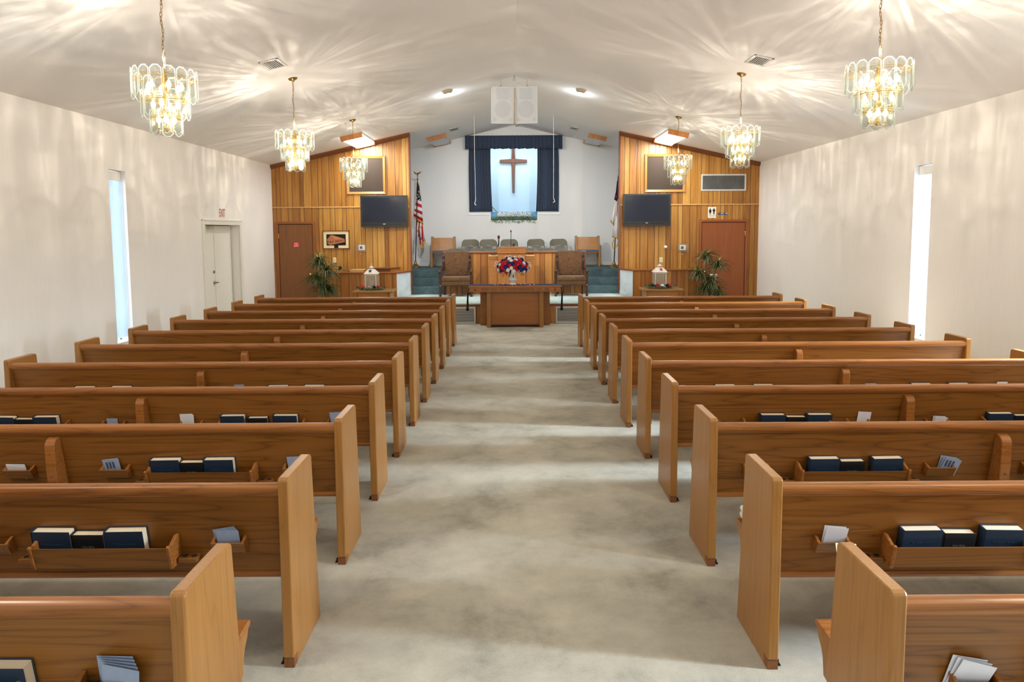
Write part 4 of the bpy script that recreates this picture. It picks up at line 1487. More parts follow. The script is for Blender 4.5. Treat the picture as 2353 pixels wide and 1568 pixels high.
# hanging choir microphones
for pts, lb in (([(-0.885, 16.7, 4.70), (-0.882, 16.7, 3.6), (-0.868, 16.7, 2.72), (-0.895, 16.69, 2.63), (-0.858, 16.66, 2.595)], 'thin white choir microphone cord with hooked end, left of the cross'),
                ([(0.985, 16.7, 4.705), (0.988, 16.7, 3.6), (0.983, 16.7, 2.76), (1.015, 16.69, 2.67), (0.972, 16.66, 2.645)], 'thin white choir microphone cord with hooked end, right of the cross')):
    t = thing('hanging_microphone', lb, 'microphone', (0, 0, 0), 0, 'hanging choir microphones')
    bm = BM(); tube(bm, pts[:3], 0.0036, 6); obj('cord', bm, M['cord'], t)
    bm = BM(); tube(bm, pts[2:], [0.005, 0.006, 0.008], 8); obj('gooseneck', bm, M['cord'], t, smooth=True)

# ------------------------------------------------------------------ things on the panelled walls
def framed_panel(xa, xb, za, zb, label):
    t = thing('speaker_panel', label, 'panel', ((xa + xb) / 2, YP, za), 0, 'framed dark wall panels')
    w, h = xb - xa, zb - za
    f = 0.055
    bm = BM()
    def strip(p0, p1, q0, q1):
        pass
    for side in range(4):
        # mitred moulding, raised outer edge
        W2, H2 = w / 2, h
        o = [(-W2, 0), (W2, 0), (W2, H2), (-W2, H2)]
        i = [(-W2 + f, f), (W2 - f, f), (W2 - f, H2 - f), (-W2 + f, H2 - f)]
        a, b = o[side], o[(side + 1) % 4]
        c, d = i[(side + 1) % 4], i[side]
        v = [bm.verts.new((p[0], y, p[1])) for p, y in ((a, 0), (b, 0), (c, 0), (d, 0), (a, -0.035), (b, -0.035), (c, -0.018), (d, -0.018))]
        fs = [bm.faces.new([v[k] for k in q]) for q in ((0, 1, 5, 4), (4, 5, 6, 7), (7, 6, 2, 3), (0, 4, 7, 3), (1, 2, 6, 5))]
        bmesh.ops.recalc_face_normals(bm, faces=fs)
    obj('frame', bm, M['oak_stand'], t)
    bm = BM(); box(bm, -w / 2 + f - 0.005, w / 2 - f + 0.005, -0.010, 0, f - 0.005, h - f + 0.005); obj('cloth_panel', bm, M['cloth_dark'], t)
framed_panel(-3.99, -3.06, 2.892, 3.80, 'dark brown framed panel high on the left wood wall, behind a chandelier')
framed_panel(3.205, 4.18, 2.897, 3.80, 'dark brown framed panel high on the right wood wall, behind a chandelier')

def television(xc, zc, w, h, label, rz):
    t = thing('television', label, 'television', (xc, YP - 0.12, zc), rz, 'wall televisions')
    bm = BM(); box(bm, -w / 2, w / 2, -0.03, 0.05, -h / 2, h / 2, 0.012, 2); obj('bezel', bm, M['black'], t)
    bm = BM(); box(bm, -w / 2 + 0.055, w / 2 - 0.055, -0.033, -0.028, -h / 2 + 0.115, h / 2 - 0.05); obj('screen', bm, M['screen'], t)
    bm = BM(); box(bm, -w / 2 + 0.02, w / 2 - 0.02, -0.033, -0.029, h / 2 - 0.018, h / 2 - 0.006, 0.001); box(bm, -w / 2 + 0.02, w / 2 - 0.02, -0.033, -0.029, -h / 2 + 0.004, -h / 2 + 0.018, 0.001)
    box(bm, -w / 2 + 0.004, -w / 2 + 0.018, -0.033, -0.029, -h / 2 + 0.01, h / 2 - 0.01, 0.001); box(bm, w / 2 - 0.018, w / 2 - 0.004, -0.033, -0.029, -h / 2 + 0.01, h / 2 - 0.01, 0.001)
    obj('bezel_trim', bm, M['grey_trim'], t)
    bm = BM(); box(bm, -w / 2 + 0.06, w / 2 - 0.06, -0.034, -0.031, -h / 2 + 0.088, -h / 2 + 0.096); obj('speaker_strip', bm, M['grey_trim'], t)
    bm = BM(); box(bm, -0.03, 0.03, -0.035, -0.031, -h / 2 + 0.06, -h / 2 + 0.076, 0.002); obj('badge', bm, M['silver'], t)
    bm = BM(); ball(bm, (w / 2 - 0.10, -0.032, -h / 2 + 0.055), 0.009, 1, 0.4, 1, 1); obj('power_lamp', bm, M['red_ink'], t)
    bm = BM(); box(bm, -0.2, 0.2, 0.05, 0.12, -0.15, 0.15, 0.005); obj('wall_mount', bm, M['blackmetal'], t)
# the wall bracket lets each set lean in a little
television(-3.085, 2.472, 1.135, 0.755, 'flat television on the left wood wall', 0.03)
television(3.24, 2.465, 1.145, 0.765, 'flat television on the right wood wall', -0.03)

t = thing('framed_picture', 'framed carved relief of a church building with cream mat', 'picture', (-4.29, YP, 1.57), 0)
bm = BM()
for a in ((-0.325, 0.325, 0, 0.018), (-0.325, 0.325, 0.427, 0.445), (-0.325, -0.307, 0, 0.445), (0.307, 0.325, 0, 0.445)):
    box(bm, a[0], a[1], -0.03, 0, a[2], a[3], 0.003)
obj('frame', bm, M['crown'], t)
bm = BM(); box(bm, -0.307, 0.307, -0.012, 0, 0.018, 0.427); obj('mat_board', bm, M['mat_board'], t)
bm = BM(); box(bm, -0.235, 0.235, -0.015, -0.012, 0.085, 0.355); obj('black_ground', bm, M['felt'], t)
bm = BM(); prism(bm, [(-0.205, 0.118), (-0.055, 0.108), (0.21, 0.165), (0.21, 0.235), (-0.045, 0.222), (-0.05, 0.225), (-0.118, 0.325), (-0.212, 0.222)], -0.024, -0.015, 'y'); rel = obj('relief', bm, M['terracotta2'], t)
bm = BM(); prism(bm, [(-0.125, 0.335), (-0.105, 0.338), (0.212, 0.24), (0.20, 0.232), (-0.04, 0.218)], -0.029, -0.023, 'y'); prism(bm, [(-0.125, 0.335), (-0.105, 0.338), (-0.215, 0.215), (-0.222, 0.225)], -0.029, -0.023, 'y'); obj('relief_roof', bm, M['terracotta'], rel)
bm = BM()
for x in (-0.185, -0.078):
    box(bm, x - 0.008, x + 0.008, -0.026, -0.023, 0.155, 0.195)
box(bm, -0.143, -0.121, -0.026, -0.023, 0.142, 0.185)
for k in range(6):
    x = 0.0 + k * 0.033
    box(bm, x - 0.008 + k * 0.0008, x + 0.008 - k * 0.0008, -0.026, -0.023, 0.158 + k * 0.006, 0.195 + k * 0.0035)
obj('relief_window', bm, M['felt'], rel)
bm = BM(); box(bm, -0.17, -0.10, -0.03, -0.015, 0.098, 0.112); obj('relief_step', bm, M['terracotta'], rel)
bm = BM(); box(bm, -0.05, 0.05, -0.018, -0.012, 0.022, 0.088); obj('name_plate', bm, M['felt'], t)

def thermostat(x, z, label, w, h, inner):
    t = thing('thermostat', label, 'thermostat', (x, YP, z), 0, 'boxed thermostats')
    bm = BM()
    box(bm, -w / 2, w / 2, -0.06, -0.057, -h / 2, h / 2, 0.001)
    box(bm, -w / 2, -w / 2 + 0.004, -0.06, 0, -h / 2, h / 2); box(bm, w / 2 - 0.004, w / 2, -0.06, 0, -h / 2, h / 2)
    box(bm, -w / 2, w / 2, -0.06, 0, -h / 2, -h / 2 + 0.004); box(bm, -w / 2, w / 2, -0.06, 0, h / 2 - 0.004, h / 2)
    obj('clear_cover', bm, [M['acrylic']], t)
    bm = BM(); box(bm, inner - 0.075, inner + 0.075, -0.03, 0, -0.062, 0.062, 0.006); obj('body', bm, M['white'], t)
    bm = BM(); box(bm, inner - 0.045, inner + 0.018, -0.032, -0.029, -0.03, 0.034); obj('display', bm, M['grey_trim'], t)
    bm = BM(); ball(bm, (0.0, -0.01, -h / 2 - 0.055), 0.012, 1, 0.7, 1.4, 1); obj('lock_knob', bm, M['ivory'], t)
thermostat(-3.69, 1.595, 'boxed thermostat under the left television', 0.262, 0.185, 0.02)
thermostat(4.145, 1.545, 'boxed thermostat left of the red-brown door', 0.25, 0.20, 0.0)
for x, z, lb in ((-4.343, 1.297, 'ivory light switch above the left plant'), (3.625, 1.252, 'ivory light switch above the lantern with the red star')):
    t = thing('light_switch', lb, 'switch', (x, YP, z), 0, 'ivory switch plates')
    bm = BM(); box(bm, -0.040, 0.040, -0.006, 0, -0.062, 0.062, 0.003); obj('plate', bm, M['ivory'], t)
    bm = BM(); box(bm, -0.005, 0.005, -0.018, -0.005, -0.010, 0.012, 0.002); obj('toggle', bm, M['antique'], t)
t = thing('wall_knob', 'round white dial on the right wood wall under the television', 'knob', (3.728, YP, 1.563))  # a white door knob, set on the panelling
bm = BM(); lathe(bm, [(0.040, 0), (0.040, 0.008), (0.016, 0.016), (0.016, 0.03), (0.034, 0.042), (0.036, 0.058), (0.02, 0.07)], 18)
move(bm, Matrix.Rotation(PI / 2, 4, 'X')); obj('knob_body', bm, M['white'], t, smooth=True)

def grille(name, label, loc, w, h, vertical, n, slat, dark, f=0.035, grp=None):
    t = thing(name, label, 'vent', loc, 0, grp)
    bm = BM()
    box(bm, -w / 2, w / 2, -0.014, 0, 0, f, 0.003); box(bm, -w / 2, w / 2, -0.014, 0, h - f, h, 0.003)
    box(bm, -w / 2, -w / 2 + f, -0.014, 0, f, h - f, 0.003); box(bm, w / 2 - f, w / 2, -0.014, 0, f, h - f, 0.003)
    obj('vent_frame', bm, M['vent_slat'], t)
    bm = BM(); box(bm, -w / 2 + f, w / 2 - f, -0.002, 0, f, h - f); obj('vent_backing', bm, M['vent_dark'], t)
    bm = BM()
    for k in range(n):
        u = (k + 0.5) / n
        if vertical:
            x = -w / 2 + f + (w - 2 * f) * u
            box(bm, x - 0.0035, x + 0.0035, -0.010, -0.002, f, h - f)
        else:
            z = f + (h - 2 * f) * u
            prism(bm, [(-0.012, z - 0.004), (-0.010, z - 0.006), (-0.003, z + 0.003), (-0.005, z + 0.005)], -w / 2 + f, w / 2 - f, 'x')
    obj('vent_slat', bm, slat, t)
grille('wall_vent', 'long grey wall vent in a white frame above the red-brown door', (5.115, YP, 2.915), 1.085, 0.40, True, 56, M['vent_grey'], True)
grille('floor_vent', 'white louvred vent in the platform front, left of the communion table', (-1.10, 14.853, 0.0), 0.60, 0.36, False, 12, M['vent_slat'], True, 0.032, 'platform vents')
grille('floor_vent', 'white louvred vent in the platform front, right of the communion table', (1.22, 14.853, 0.0), 0.60, 0.36, False, 12, M['vent_slat'], True, 0.032, 'platform vents')

t = thing('restroom_sign', 'cream restroom sign with two black figures above the red-brown door', 'sign', (4.848, YP, 2.395))
bm = BM(); box(bm, -0.098, 0.098, -0.004, 0, -0.132, 0.132, 0.002); obj('sign_plate', bm, M['cream_sign'], t)
for q, woman in ((-0.045, True), (0.045, False)):
    bm = BM()
    lathe(bm, [(0.0125, 0), (0.0125, 0.001)], 14); move(bm, Matrix.Translation((q, -0.0045, 0.097)) @ Matrix.Rotation(PI / 2, 4, 'X'))
    if woman:
        pts = [(-0.012, 0.08), (0.012, 0.08), (0.022, 0.07), (0.033, 0.03), (0.026, 0.02), (0.022, -0.005), (0.012, -0.008), (0.011, -0.045), (-0.011, -0.045), (-0.012, -0.008), (-0.022, -0.005), (-0.026, 0.02), (-0.033, 0.03), (-0.022, 0.07)]
    else:
        pts = [(-0.024, 0.08), (0.024, 0.08), (0.030, 0.072), (0.030, 0.028), (0.022, 0.026), (0.016, 0.02), (0.015, -0.045), (0.002, -0.045), (0.0, 0.0), (-0.002, -0.045), (-0.015, -0.045), (-0.016, 0.02), (-0.022, 0.026), (-0.030, 0.028), (-0.030, 0.072)]
    prism(bm, [(q + x, z) for x, z in pts], -0.0055, -0.0042, 'y')
    obj('figure', bm, M['black_ink'], t)
bm = BM(); box(bm, -0.001, 0.001, -0.005, -0.004, -0.045, 0.10); box(bm, -0.085, 0.085, -0.005, -0.004, -0.066, -0.063); obj('rule', bm, M['black_ink'], t)
text('sign_lettering', 'RESTROOMS', 0.024, M['black_ink'], t, (0, -0.0045, -0.088), FRONT, 0.0005)
t = thing('door_sign', 'narrow blue sign strip beside the restroom sign', 'sign', (5.107, YP, 2.362))
bm = BM(); box(bm, -0.111, 0.111, -0.006, 0, -0.024, 0.024, 0.002); obj('sign_plate', bm, M['blue_sign'], t)
bm = BM(); box(bm, 0.075, 0.108, -0.008, -0.005, 0.0, 0.018, 0.001); obj('sign_tab', bm, M['white_ink'], t)
bm = BM(); box(bm, -0.045, 0.02, -0.0075, -0.0055, -0.004, 0.009, 0.001); obj('sign_mark', bm, M['env_white'], t)

# ------------------------------------------------------------------ communion table
t = thing('communion_table', 'oak communion table carved THIS DO IN REMEMBRANCE OF ME', 'table', (0.048, 14.16, 0))
bm = BM(); box(bm, -0.945, 0.945, -0.06, 0.50, 0.835, 0.865, 0.006); obj('table_top', bm, M['oak_table'], t)
bm = BM(); box(bm, -0.932, 0.932, -0.05, -0.015, 0.742, 0.836, 0.004); ap = obj('apron', bm, M['oak_table'], t)
bm = BM(); box(bm, -0.932, 0.932, 0.455, 0.49, 0.742, 0.836, 0.004); obj('apron', bm, M['oak_table'], t)
for s in (-1, 1):
    bm = BM(); box(bm, s * 0.915 - 0.017, s * 0.915 + 0.017, -0.015, 0.455, 0.742, 0.836, 0.004); obj('side_apron', bm, M['oak_table'], t)
    bm = BM(); box(bm, s * 0.540 - 0.042, s * 0.540 + 0.042, 0.03, 0.09, 0, 0.80, 0.006); obj('leg', bm, M['oak_z'], t)
    bm = BM(); box(bm, s * 0.60 - 0.13, s * 0.60 + 0.13, 0.385, 0.425, 0.0, 0.80, 0.004); obj('side_panel', bm, M['oak_table'], t)
bm = BM(); box(bm, -0.55, 0.55, 0.09, 0.12, 0.06, 0.80, 0.003); obj('front_panel', bm, M['oak_table'], t)
bm = BM(); box(bm, -0.58, 0.58, 0.12, 0.385, 0.03, 0.06, 0.003); obj('plinth', bm, M['oak_dark'], t)
o = text('lettering', 'THIS  DO  IN  REMEMBRANCE  OF  ME', 0.078, M['incised'], ap, (0.0, -0.0505, 0.788), FRONT, 0.0004, 1.08, 0.98)
for s in (-1, 1):
    bm = BM()
    lathe(bm, [(0.017, 0), (0.017, 0.001)], 14); move(bm, Matrix.Translation((s * 0.815, -0.0515, 0.782)) @ Matrix.Rotation(PI / 2, 4, 'X'))
    for k in (-1, 0, 1):
        box(bm, s * 0.815 + k * 0.009 - 0.003, s * 0.815 + k * 0.009 + 0.003, -0.0525, -0.0505, 0.80, 0.812 + (0.006 if k == 0 else 0))
    obj('carved_ornament', bm, M['incised'], ap)

# runner with flowers woven in and tassels
t = thing('table_runner', 'navy runner with red and white flowers along the communion table', 'runner', (0.048, 14.16, 0.8655))
bm = BM(); box(bm, -0.955, 0.955, 0.02, 0.42, 0.0, 0.005, 0.002); 
for s in (-1, 1):
    prism(bm, [(s * 0.948, 0.0), (s * 0.955, 0.004), (s * 0.958, -0.10), (s * 0.951, -0.10)], 0.06, 0.38, 'y')
obj('runner_cloth', bm, M['navy_flat'], t)
random.seed(11)
for k in range(26):
    x = -0.46 + 0.92 * k / 25 + random.uniform(-0.012, 0.012)
    y = 0.05 + random.uniform(0, 0.30)
    bm = BM(); ball(bm, (0, 0, 0), 0.019, 1, 1, 0.35, 1)
    obj('applique_flower', bm, M[['rose_red', 'rose_white', 'rose_navy', 'rose_white', 'rose_red'][k % 5]], t, loc=(x, y, 0.009))
for s in (-1, 1):
    bm = BM()
    lathe(bm, [(0.003, 0.0), (0.006, -0.02), (0.010, -0.05), (0.018, -0.09), (0.016, -0.12), (0.024, -0.36), (0.034, -0.42), (0.010, -0.44)], 10)
    move(bm, Matrix.Translation((s * 0.968, 0.07, -0.085)) @ Matrix.Rotation(0.03, 4, 'Y'))
    obj('tassel', bm, M['felt'], t, smooth=True)

# vase and bouquet
t = thing('vase', 'white footed urn vase holding the bouquet on the communion table', 'vase', (0.0, 14.40, 0.871))
bm = BM()
lathe(bm, [(0.062, 0), (0.066, 0.008), (0.066, 0.02), (0.048, 0.032), (0.052, 0.05), (0.088, 0.085), (0.098, 0.105), (0.086, 0.125), (0.074, 0.15), (0.078, 0.20), (0.090, 0.235), (0.094, 0.245), (0.084, 0.245), (0.07, 0.20)], 28)
obj('body', bm, M['vase'], t, smooth=True)
t = thing('bouquet', 'round bouquet of red, white and blue roses with white curls', 'bouquet', (0.0, 14.40, 1.10))
random.seed(5)
def rose_mesh(r):
    bm = BM()
    for i, (rr, h, z) in enumerate(((1.0, 0.5, 0.0), (0.78, 0.62, 0.12), (0.52, 0.7, 0.2))):
        n = 5
        for k in range(n):
            a = 2 * PI * k / n + i * 0.6
            p = [(0.0, 0.0, z * r)]
            c, s_ = math.cos, math.sin
            w = 0.75
            v = [bm.verts.new((rr * r * 0.25 * c(a), rr * r * 0.25 * s_(a), z * r)),
                 bm.verts.new((rr * r * 0.85 * c(a - w), rr * r * 0.85 * s_(a - w), (z + h * 0.55) * r)),
                 bm.verts.new((rr * r * 1.05 * c(a), rr * r * 1.05 * s_(a), (z + h) * r)),
                 bm.verts.new((rr * r * 0.85 * c(a + w), rr * r * 0.85 * s_(a + w), (z + h * 0.55) * r))]
            bm.faces.new(v)
    ball(bm, (0, 0, 0.28 * r), r * 0.62, 1, 1, 0.85, 1)
    return bm
rp = {}
cols = ['rose_red', 'rose_blue', 'rose_white', 'rose_blue', 'rose_red', 'rose_white', 'rose_blue', 'rose_red', 'rose_blue']
cnt = 0
GA = PI * (3 - math.sqrt(5))
NR = 99
for k in range(NR):
    u = 1 - (k + 0.5) / NR * 1.42           # cos of polar angle, down past the equator
    ph = GA * k
    st_ = math.sqrt(max(0, 1 - u * u))
    d = Vector((st_ * math.cos(ph), st_ * math.sin(ph), u))
    pos = Vector((d.x * 0.30, d.y * 0.24, 0.125 + d.z * 0.185)) * random.uniform(0.93, 1.04)
    col = random.choice(cols)
    if col not in rp:
        rp[col] = obj('rose', rose_mesh(0.047), M[col], t)
        o = rp[col]
    else:
        o = rp[col].copy(); C.objects.link(o); o.parent = t
    o.location = pos
    o.rotation_euler = d.to_track_quat('Z', 'Y').to_euler()
    o.scale = [random.uniform(0.85, 1.15)] * 3
bm = BM()
for k in range(70):
    ph = random.uniform(0, 2 * PI); u = random.uniform(-0.75, 0.9)
    st_ = math.sqrt(1 - u * u)
    d = Vector((st_ * math.cos(ph), st_ * math.sin(ph), u))
    p = Vector((d.x * 0.27, d.y * 0.21, 0.11 + d.z * 0.16))
    q = p + d * random.uniform(0.04, 0.085) + Vector((0, 0, -0.03))
    sd = d.cross(Vector((0, 0, 1))).normalized() * 0.014
    m_ = (p + q) / 2
    vs = [bm.verts.new(x) for x in (p, m_ + sd, q, m_ - sd)]
    bm.faces.new(vs)
ball(bm, (0, 0, 0.14), 0.14, 1.4, 1.1, 0.85, 2)
tube(bm, [(0, 0, -0.06), (0, 0, 0.05)], 0.05, 10)
obj('foliage', bm, M['green'], t)
for x, z, fl in ((-0.33, 0.22, -1), (-0.345, 0.17, -1), (0.335, 0.195, 1), (0.36, 0.15, 1), (-0.12, 0.335, 1), (-0.06, 0.345, -1), (0.06, 0.325, 1), (0.15, 0.335, -1), (0.20, 0.32, 1)):
    bm = BM()
    pts = [(x * 0.6, 0, 0.14 + (z - 0.14) * 0.6)]
    for k in range(13):
        a = PI * 1.55 * k / 12
        r = 0.034 - 0.0008 * k
        pts.append((x - fl * r * math.cos(a), 0.01, z + r * math.sin(a)))
    tube(bm, pts, [0.004] + [0.0075] * 13, 6)
    obj('wire_curl', bm, M['rose_white'], t)

# ------------------------------------------------------------------ modesty wall and pulpit
bm = BM(); box(bm, -1.665, 1.77, 17.10, 17.20, ZP, 1.455); struct('wall_choir_modesty', bm, M['panel_low'])
bm = BM(); box(bm, -1.70, 1.80, 17.07, 17.23, 1.435, 1.485, 0.010)
for x in (-1.68, 1.78):
    box(bm, x - 0.018, x + 0.018, 17.088, 17.215, ZP, 1.44, 0.005)
struct('trim_11', bm, M['trim'])

t = thing('pulpit', 'oak pulpit with side wings before the panelled choir rail', 'pulpit', (-0.022, 16.45, ZP))
bm = BM(); box(bm, -0.325, 0.325, 0.0, 0.42, 0.0, 1.02, 0.006); obj('body', bm, M['oak_table'], t)
for s in (-1, 1):
    a, b = sorted((s * 0.325, s * 0.540))
    bm = BM(); box(bm, a, b, 0.06, 0.36, 0.0, 0.945, 0.005); w = obj('wing', bm, M['oak_table'], t)
    bm = BM(); box(bm, a - 0.004, b + 0.004, 0.045, 0.375, 0.945, 0.972, 0.006); obj('wing_top', bm, M['tan'], w)
    bm = BM(); box(bm, a + 0.004, b - 0.004, 0.052, 0.06, 0.875, 0.895, 0.003); obj('wing_moulding', bm, M['oak_rail'], w)
    bm = BM(); box(bm, s * 0.19 - 0.05, s * 0.19 + 0.05, -0.014, 0.0, 0.0, 0.60, 0.004); obj('pilaster', bm, M['oak_table'], t)
bm = BM(); prism(bm, [(-0.02, 1.02), (-0.02, 1.165), (-0.01, 1.18), (0.43, 1.10), (0.43, 1.02)], -0.34, 0.34, 'x', 0.005); obj('reading_desk', bm, M['oak_table'], t)
bm = BM(); box(bm, -0.345, 0.345, -0.028, -0.012, 1.145, 1.175, 0.005); box(bm, -0.335, 0.335, -0.026, -0.012, 1.02, 1.035, 0.004); obj('desk_moulding', bm, M['oak_rail'], t)
t = thing('gooseneck_microphone', 'slim black gooseneck microphone standing on the pulpit', 'microphone', (-0.034, 16.56, 1.605))
bm = BM(); tube(bm, [(0, 0, 0), (0.0, 0, 0.2), (0.004, -0.01, 0.345)], 0.007, 8); obj('gooseneck', bm, M['blackmetal'], t)
bm = BM(); lathe(bm, [(0.010, 0.345), (0.018, 0.36), (0.017, 0.38), (0.006, 0.392)], 12); obj('head', bm, M['black'], t, smooth=True)
bm = BM(); lathe(bm, [(0.03, -0.015), (0.03, 0.0), (0.012, 0.008)], 16); obj('base', bm, M['blackmetal'], t)
t = thing('microphone', 'black microphone with foam head clipped on the pulpit left edge', 'microphone', (-0.325, 16.54, 1.61))
bm = BM(); lathe(bm, [(0.010, 0.06), (0.014, 0.10), (0.018, 0.17)], 12); obj('handle', bm, M['black'], t, smooth=True)
bm = BM(); lathe(bm, [(0.018, 0.17), (0.020, 0.172), (0.020, 0.186), (0.018, 0.188)], 12); obj('red_band', bm, M['red_sign'], t)
bm = BM(); lathe(bm, [(0.018, 0.186), (0.028, 0.205), (0.030, 0.235), (0.020, 0.262), (0.004, 0.270)], 14); obj('windscreen', bm, M['black'], t, smooth=True)
bm = BM(); tube(bm, [(-0.02, 0, -0.02), (-0.015, 0, 0.03), (0.0, 0, 0.07)], 0.016, 8); ball(bm, (-0.018, 0, 0.0), 0.026, 1, 1, 1, 1); obj('clamp', bm, M['blackmetal'], t)
t = thing('small_microphone', 'short black microphone on the pulpit just right of the gooseneck', 'microphone', (0.03, 16.55, 1.605))
bm = BM(); tube(bm, [(0, 0, -0.01), (0, 0, 0.03)], 0.012, 8); obj('stem', bm, M['blackmetal'], t)
bm = BM(); ball(bm, (0, 0, 0.055), 0.026, 1, 1, 1.1, 2); obj('windscreen', bm, M['black'], t, smooth=True)
bm = BM(); tube(bm, [(-0.50, 16.60, 1.412), (-0.46, 16.60, 1.414), (-0.40, 16.60, 1.412)], 0.012, 8)
tag(obj('pen_case', bm, M['blackmetal']), 'dark slim pen case on the left wing of the pulpit', 'case')

# ------------------------------------------------------------------ carved armchairs
def build_armchair(label, x, y, rz):
    t = thing('armchair', label, 'armchair', (x, y, ZP), rz, 'carved platform armchairs')
    prof = lambda z0, z1: [(0.020, z0), (0.028, z0 + 0.01), (0.030, z0 + 0.05), (0.020, z0 + 0.07), (0.034, z0 + 0.11), (0.034, z0 + 0.15), (0.022, z0 + 0.17), (0.032, z0 + 0.20), (0.034, z1)]
    for s in (-1, 1):
        bm = BM(); lathe(bm, prof(0, 0.30), 14, s * 0.365, 0.05); obj('leg', bm, M['carved'], t, smooth=True)
        bm = BM(); prism(bm, [(0.56, 0.0), (0.61, 0.0), (0.60, 0.42), (0.545, 0.42)], s * 0.30 - 0.022, s * 0.30 + 0.022, 'x', 0.005); obj('leg', bm, M['carved'], t)
        bm = BM()
        lathe(bm, [(0.030, 0.30), (0.036, 0.34), (0.024, 0.38), (0.034, 0.46), (0.034, 0.52), (0.022, 0.56), (0.03, 0.595)], 14, s * 0.365, 0.05)
        obj('arm_post', bm, M['carved'], t, smooth=True)
        bm = BM()
        tube(bm, [(s * 0.370, 0.0, 0.600), (s * 0.368, 0.06, 0.622), (s * 0.355, 0.22, 0.632), (s * 0.335, 0.38, 0.66), (s * 0.318, 0.50, 0.76)], [0.034, 0.038, 0.030, 0.028, 0.030], 10)
        lathe(bm, [(0.040, -0.03), (0.044, 0), (0.040, 0.03)], 12)
        vs = bm.verts[-36:]
        bmesh.ops.transform(bm, matrix=Matrix.Translation((s * 0.370, 0.005, 0.602)) @ Matrix.Rotation(PI / 2, 4, 'Y'), verts=vs)
        obj('arm', bm, M['carved'], t, smooth=True)
        bm = BM()
        prism(bm, [(0.500, 0.42), (0.545, 0.42), (0.630, 1.02), (0.615, 1.045), (0.585, 1.04)], s * 0.318 - 0.034, s * 0.318 + 0.034, 'x', 0.006)
        for z, yy in ((0.66, 0.52), (0.80, 0.54), (0.93, 0.565)):
            ball(bm, (s * 0.318, yy - 0.002, z), 0.032, 0.9, 0.8, 1.5, 1)
        obj('back_post', bm, M['carved'], t)
    bm = BM(); box(bm, -0.345, 0.345, 0.02, 0.06, 0.26, 0.37, 0.008); box(bm, -0.36, -0.32, 0.06, 0.58, 0.28, 0.36, 0.006); box(bm, 0.32, 0.36, 0.06, 0.58, 0.28, 0.36, 0.006); box(bm, -0.32, 0.32, 0.55, 0.59, 0.28, 0.36, 0.006)
    obj('seat_rail', bm, M['carved'], t)
    bm = BM(); box(bm, -0.345, 0.345, 0.0, 0.58, 0.355, 0.475, 0.045, 4); obj('seat_cushion', bm, M['paisley'], t, smooth=True)
    bm = BM(); box(bm, -0.335, 0.335, 0.012, 0.03, 0.28, 0.36, 0.006); obj('seat_skirt', bm, M['paisley'], t)
    bm = BM()
    box(bm, -0.292, 0.292, -0.045, 0.045, 0.0, 0.60, 0.035, 4)
    move(bm, Matrix.Translation((0, 0.525, 0.47)) @ Matrix.Rotation(-0.145, 4, 'X'))
    obj('back_cushion', bm, M['paisley'], t, smooth=True)
    bm = BM(); prism(bm, [(-0.30, 1.02), (-0.2, 1.045), (0, 1.052), (0.2, 1.045), (0.30, 1.02), (0.30, 1.0), (-0.30, 1.0)], 0.585, 0.63, 'y', 0.005); obj('crest_rail', bm, M['carved'], t)
    return t
ch = build_armchair('brown paisley armchair left of the communion table', -1.345, 16.36, 0.02)
dup(ch, (1.385, 16.34, ZP), -0.02, 'brown paisley armchair right of the communion table')

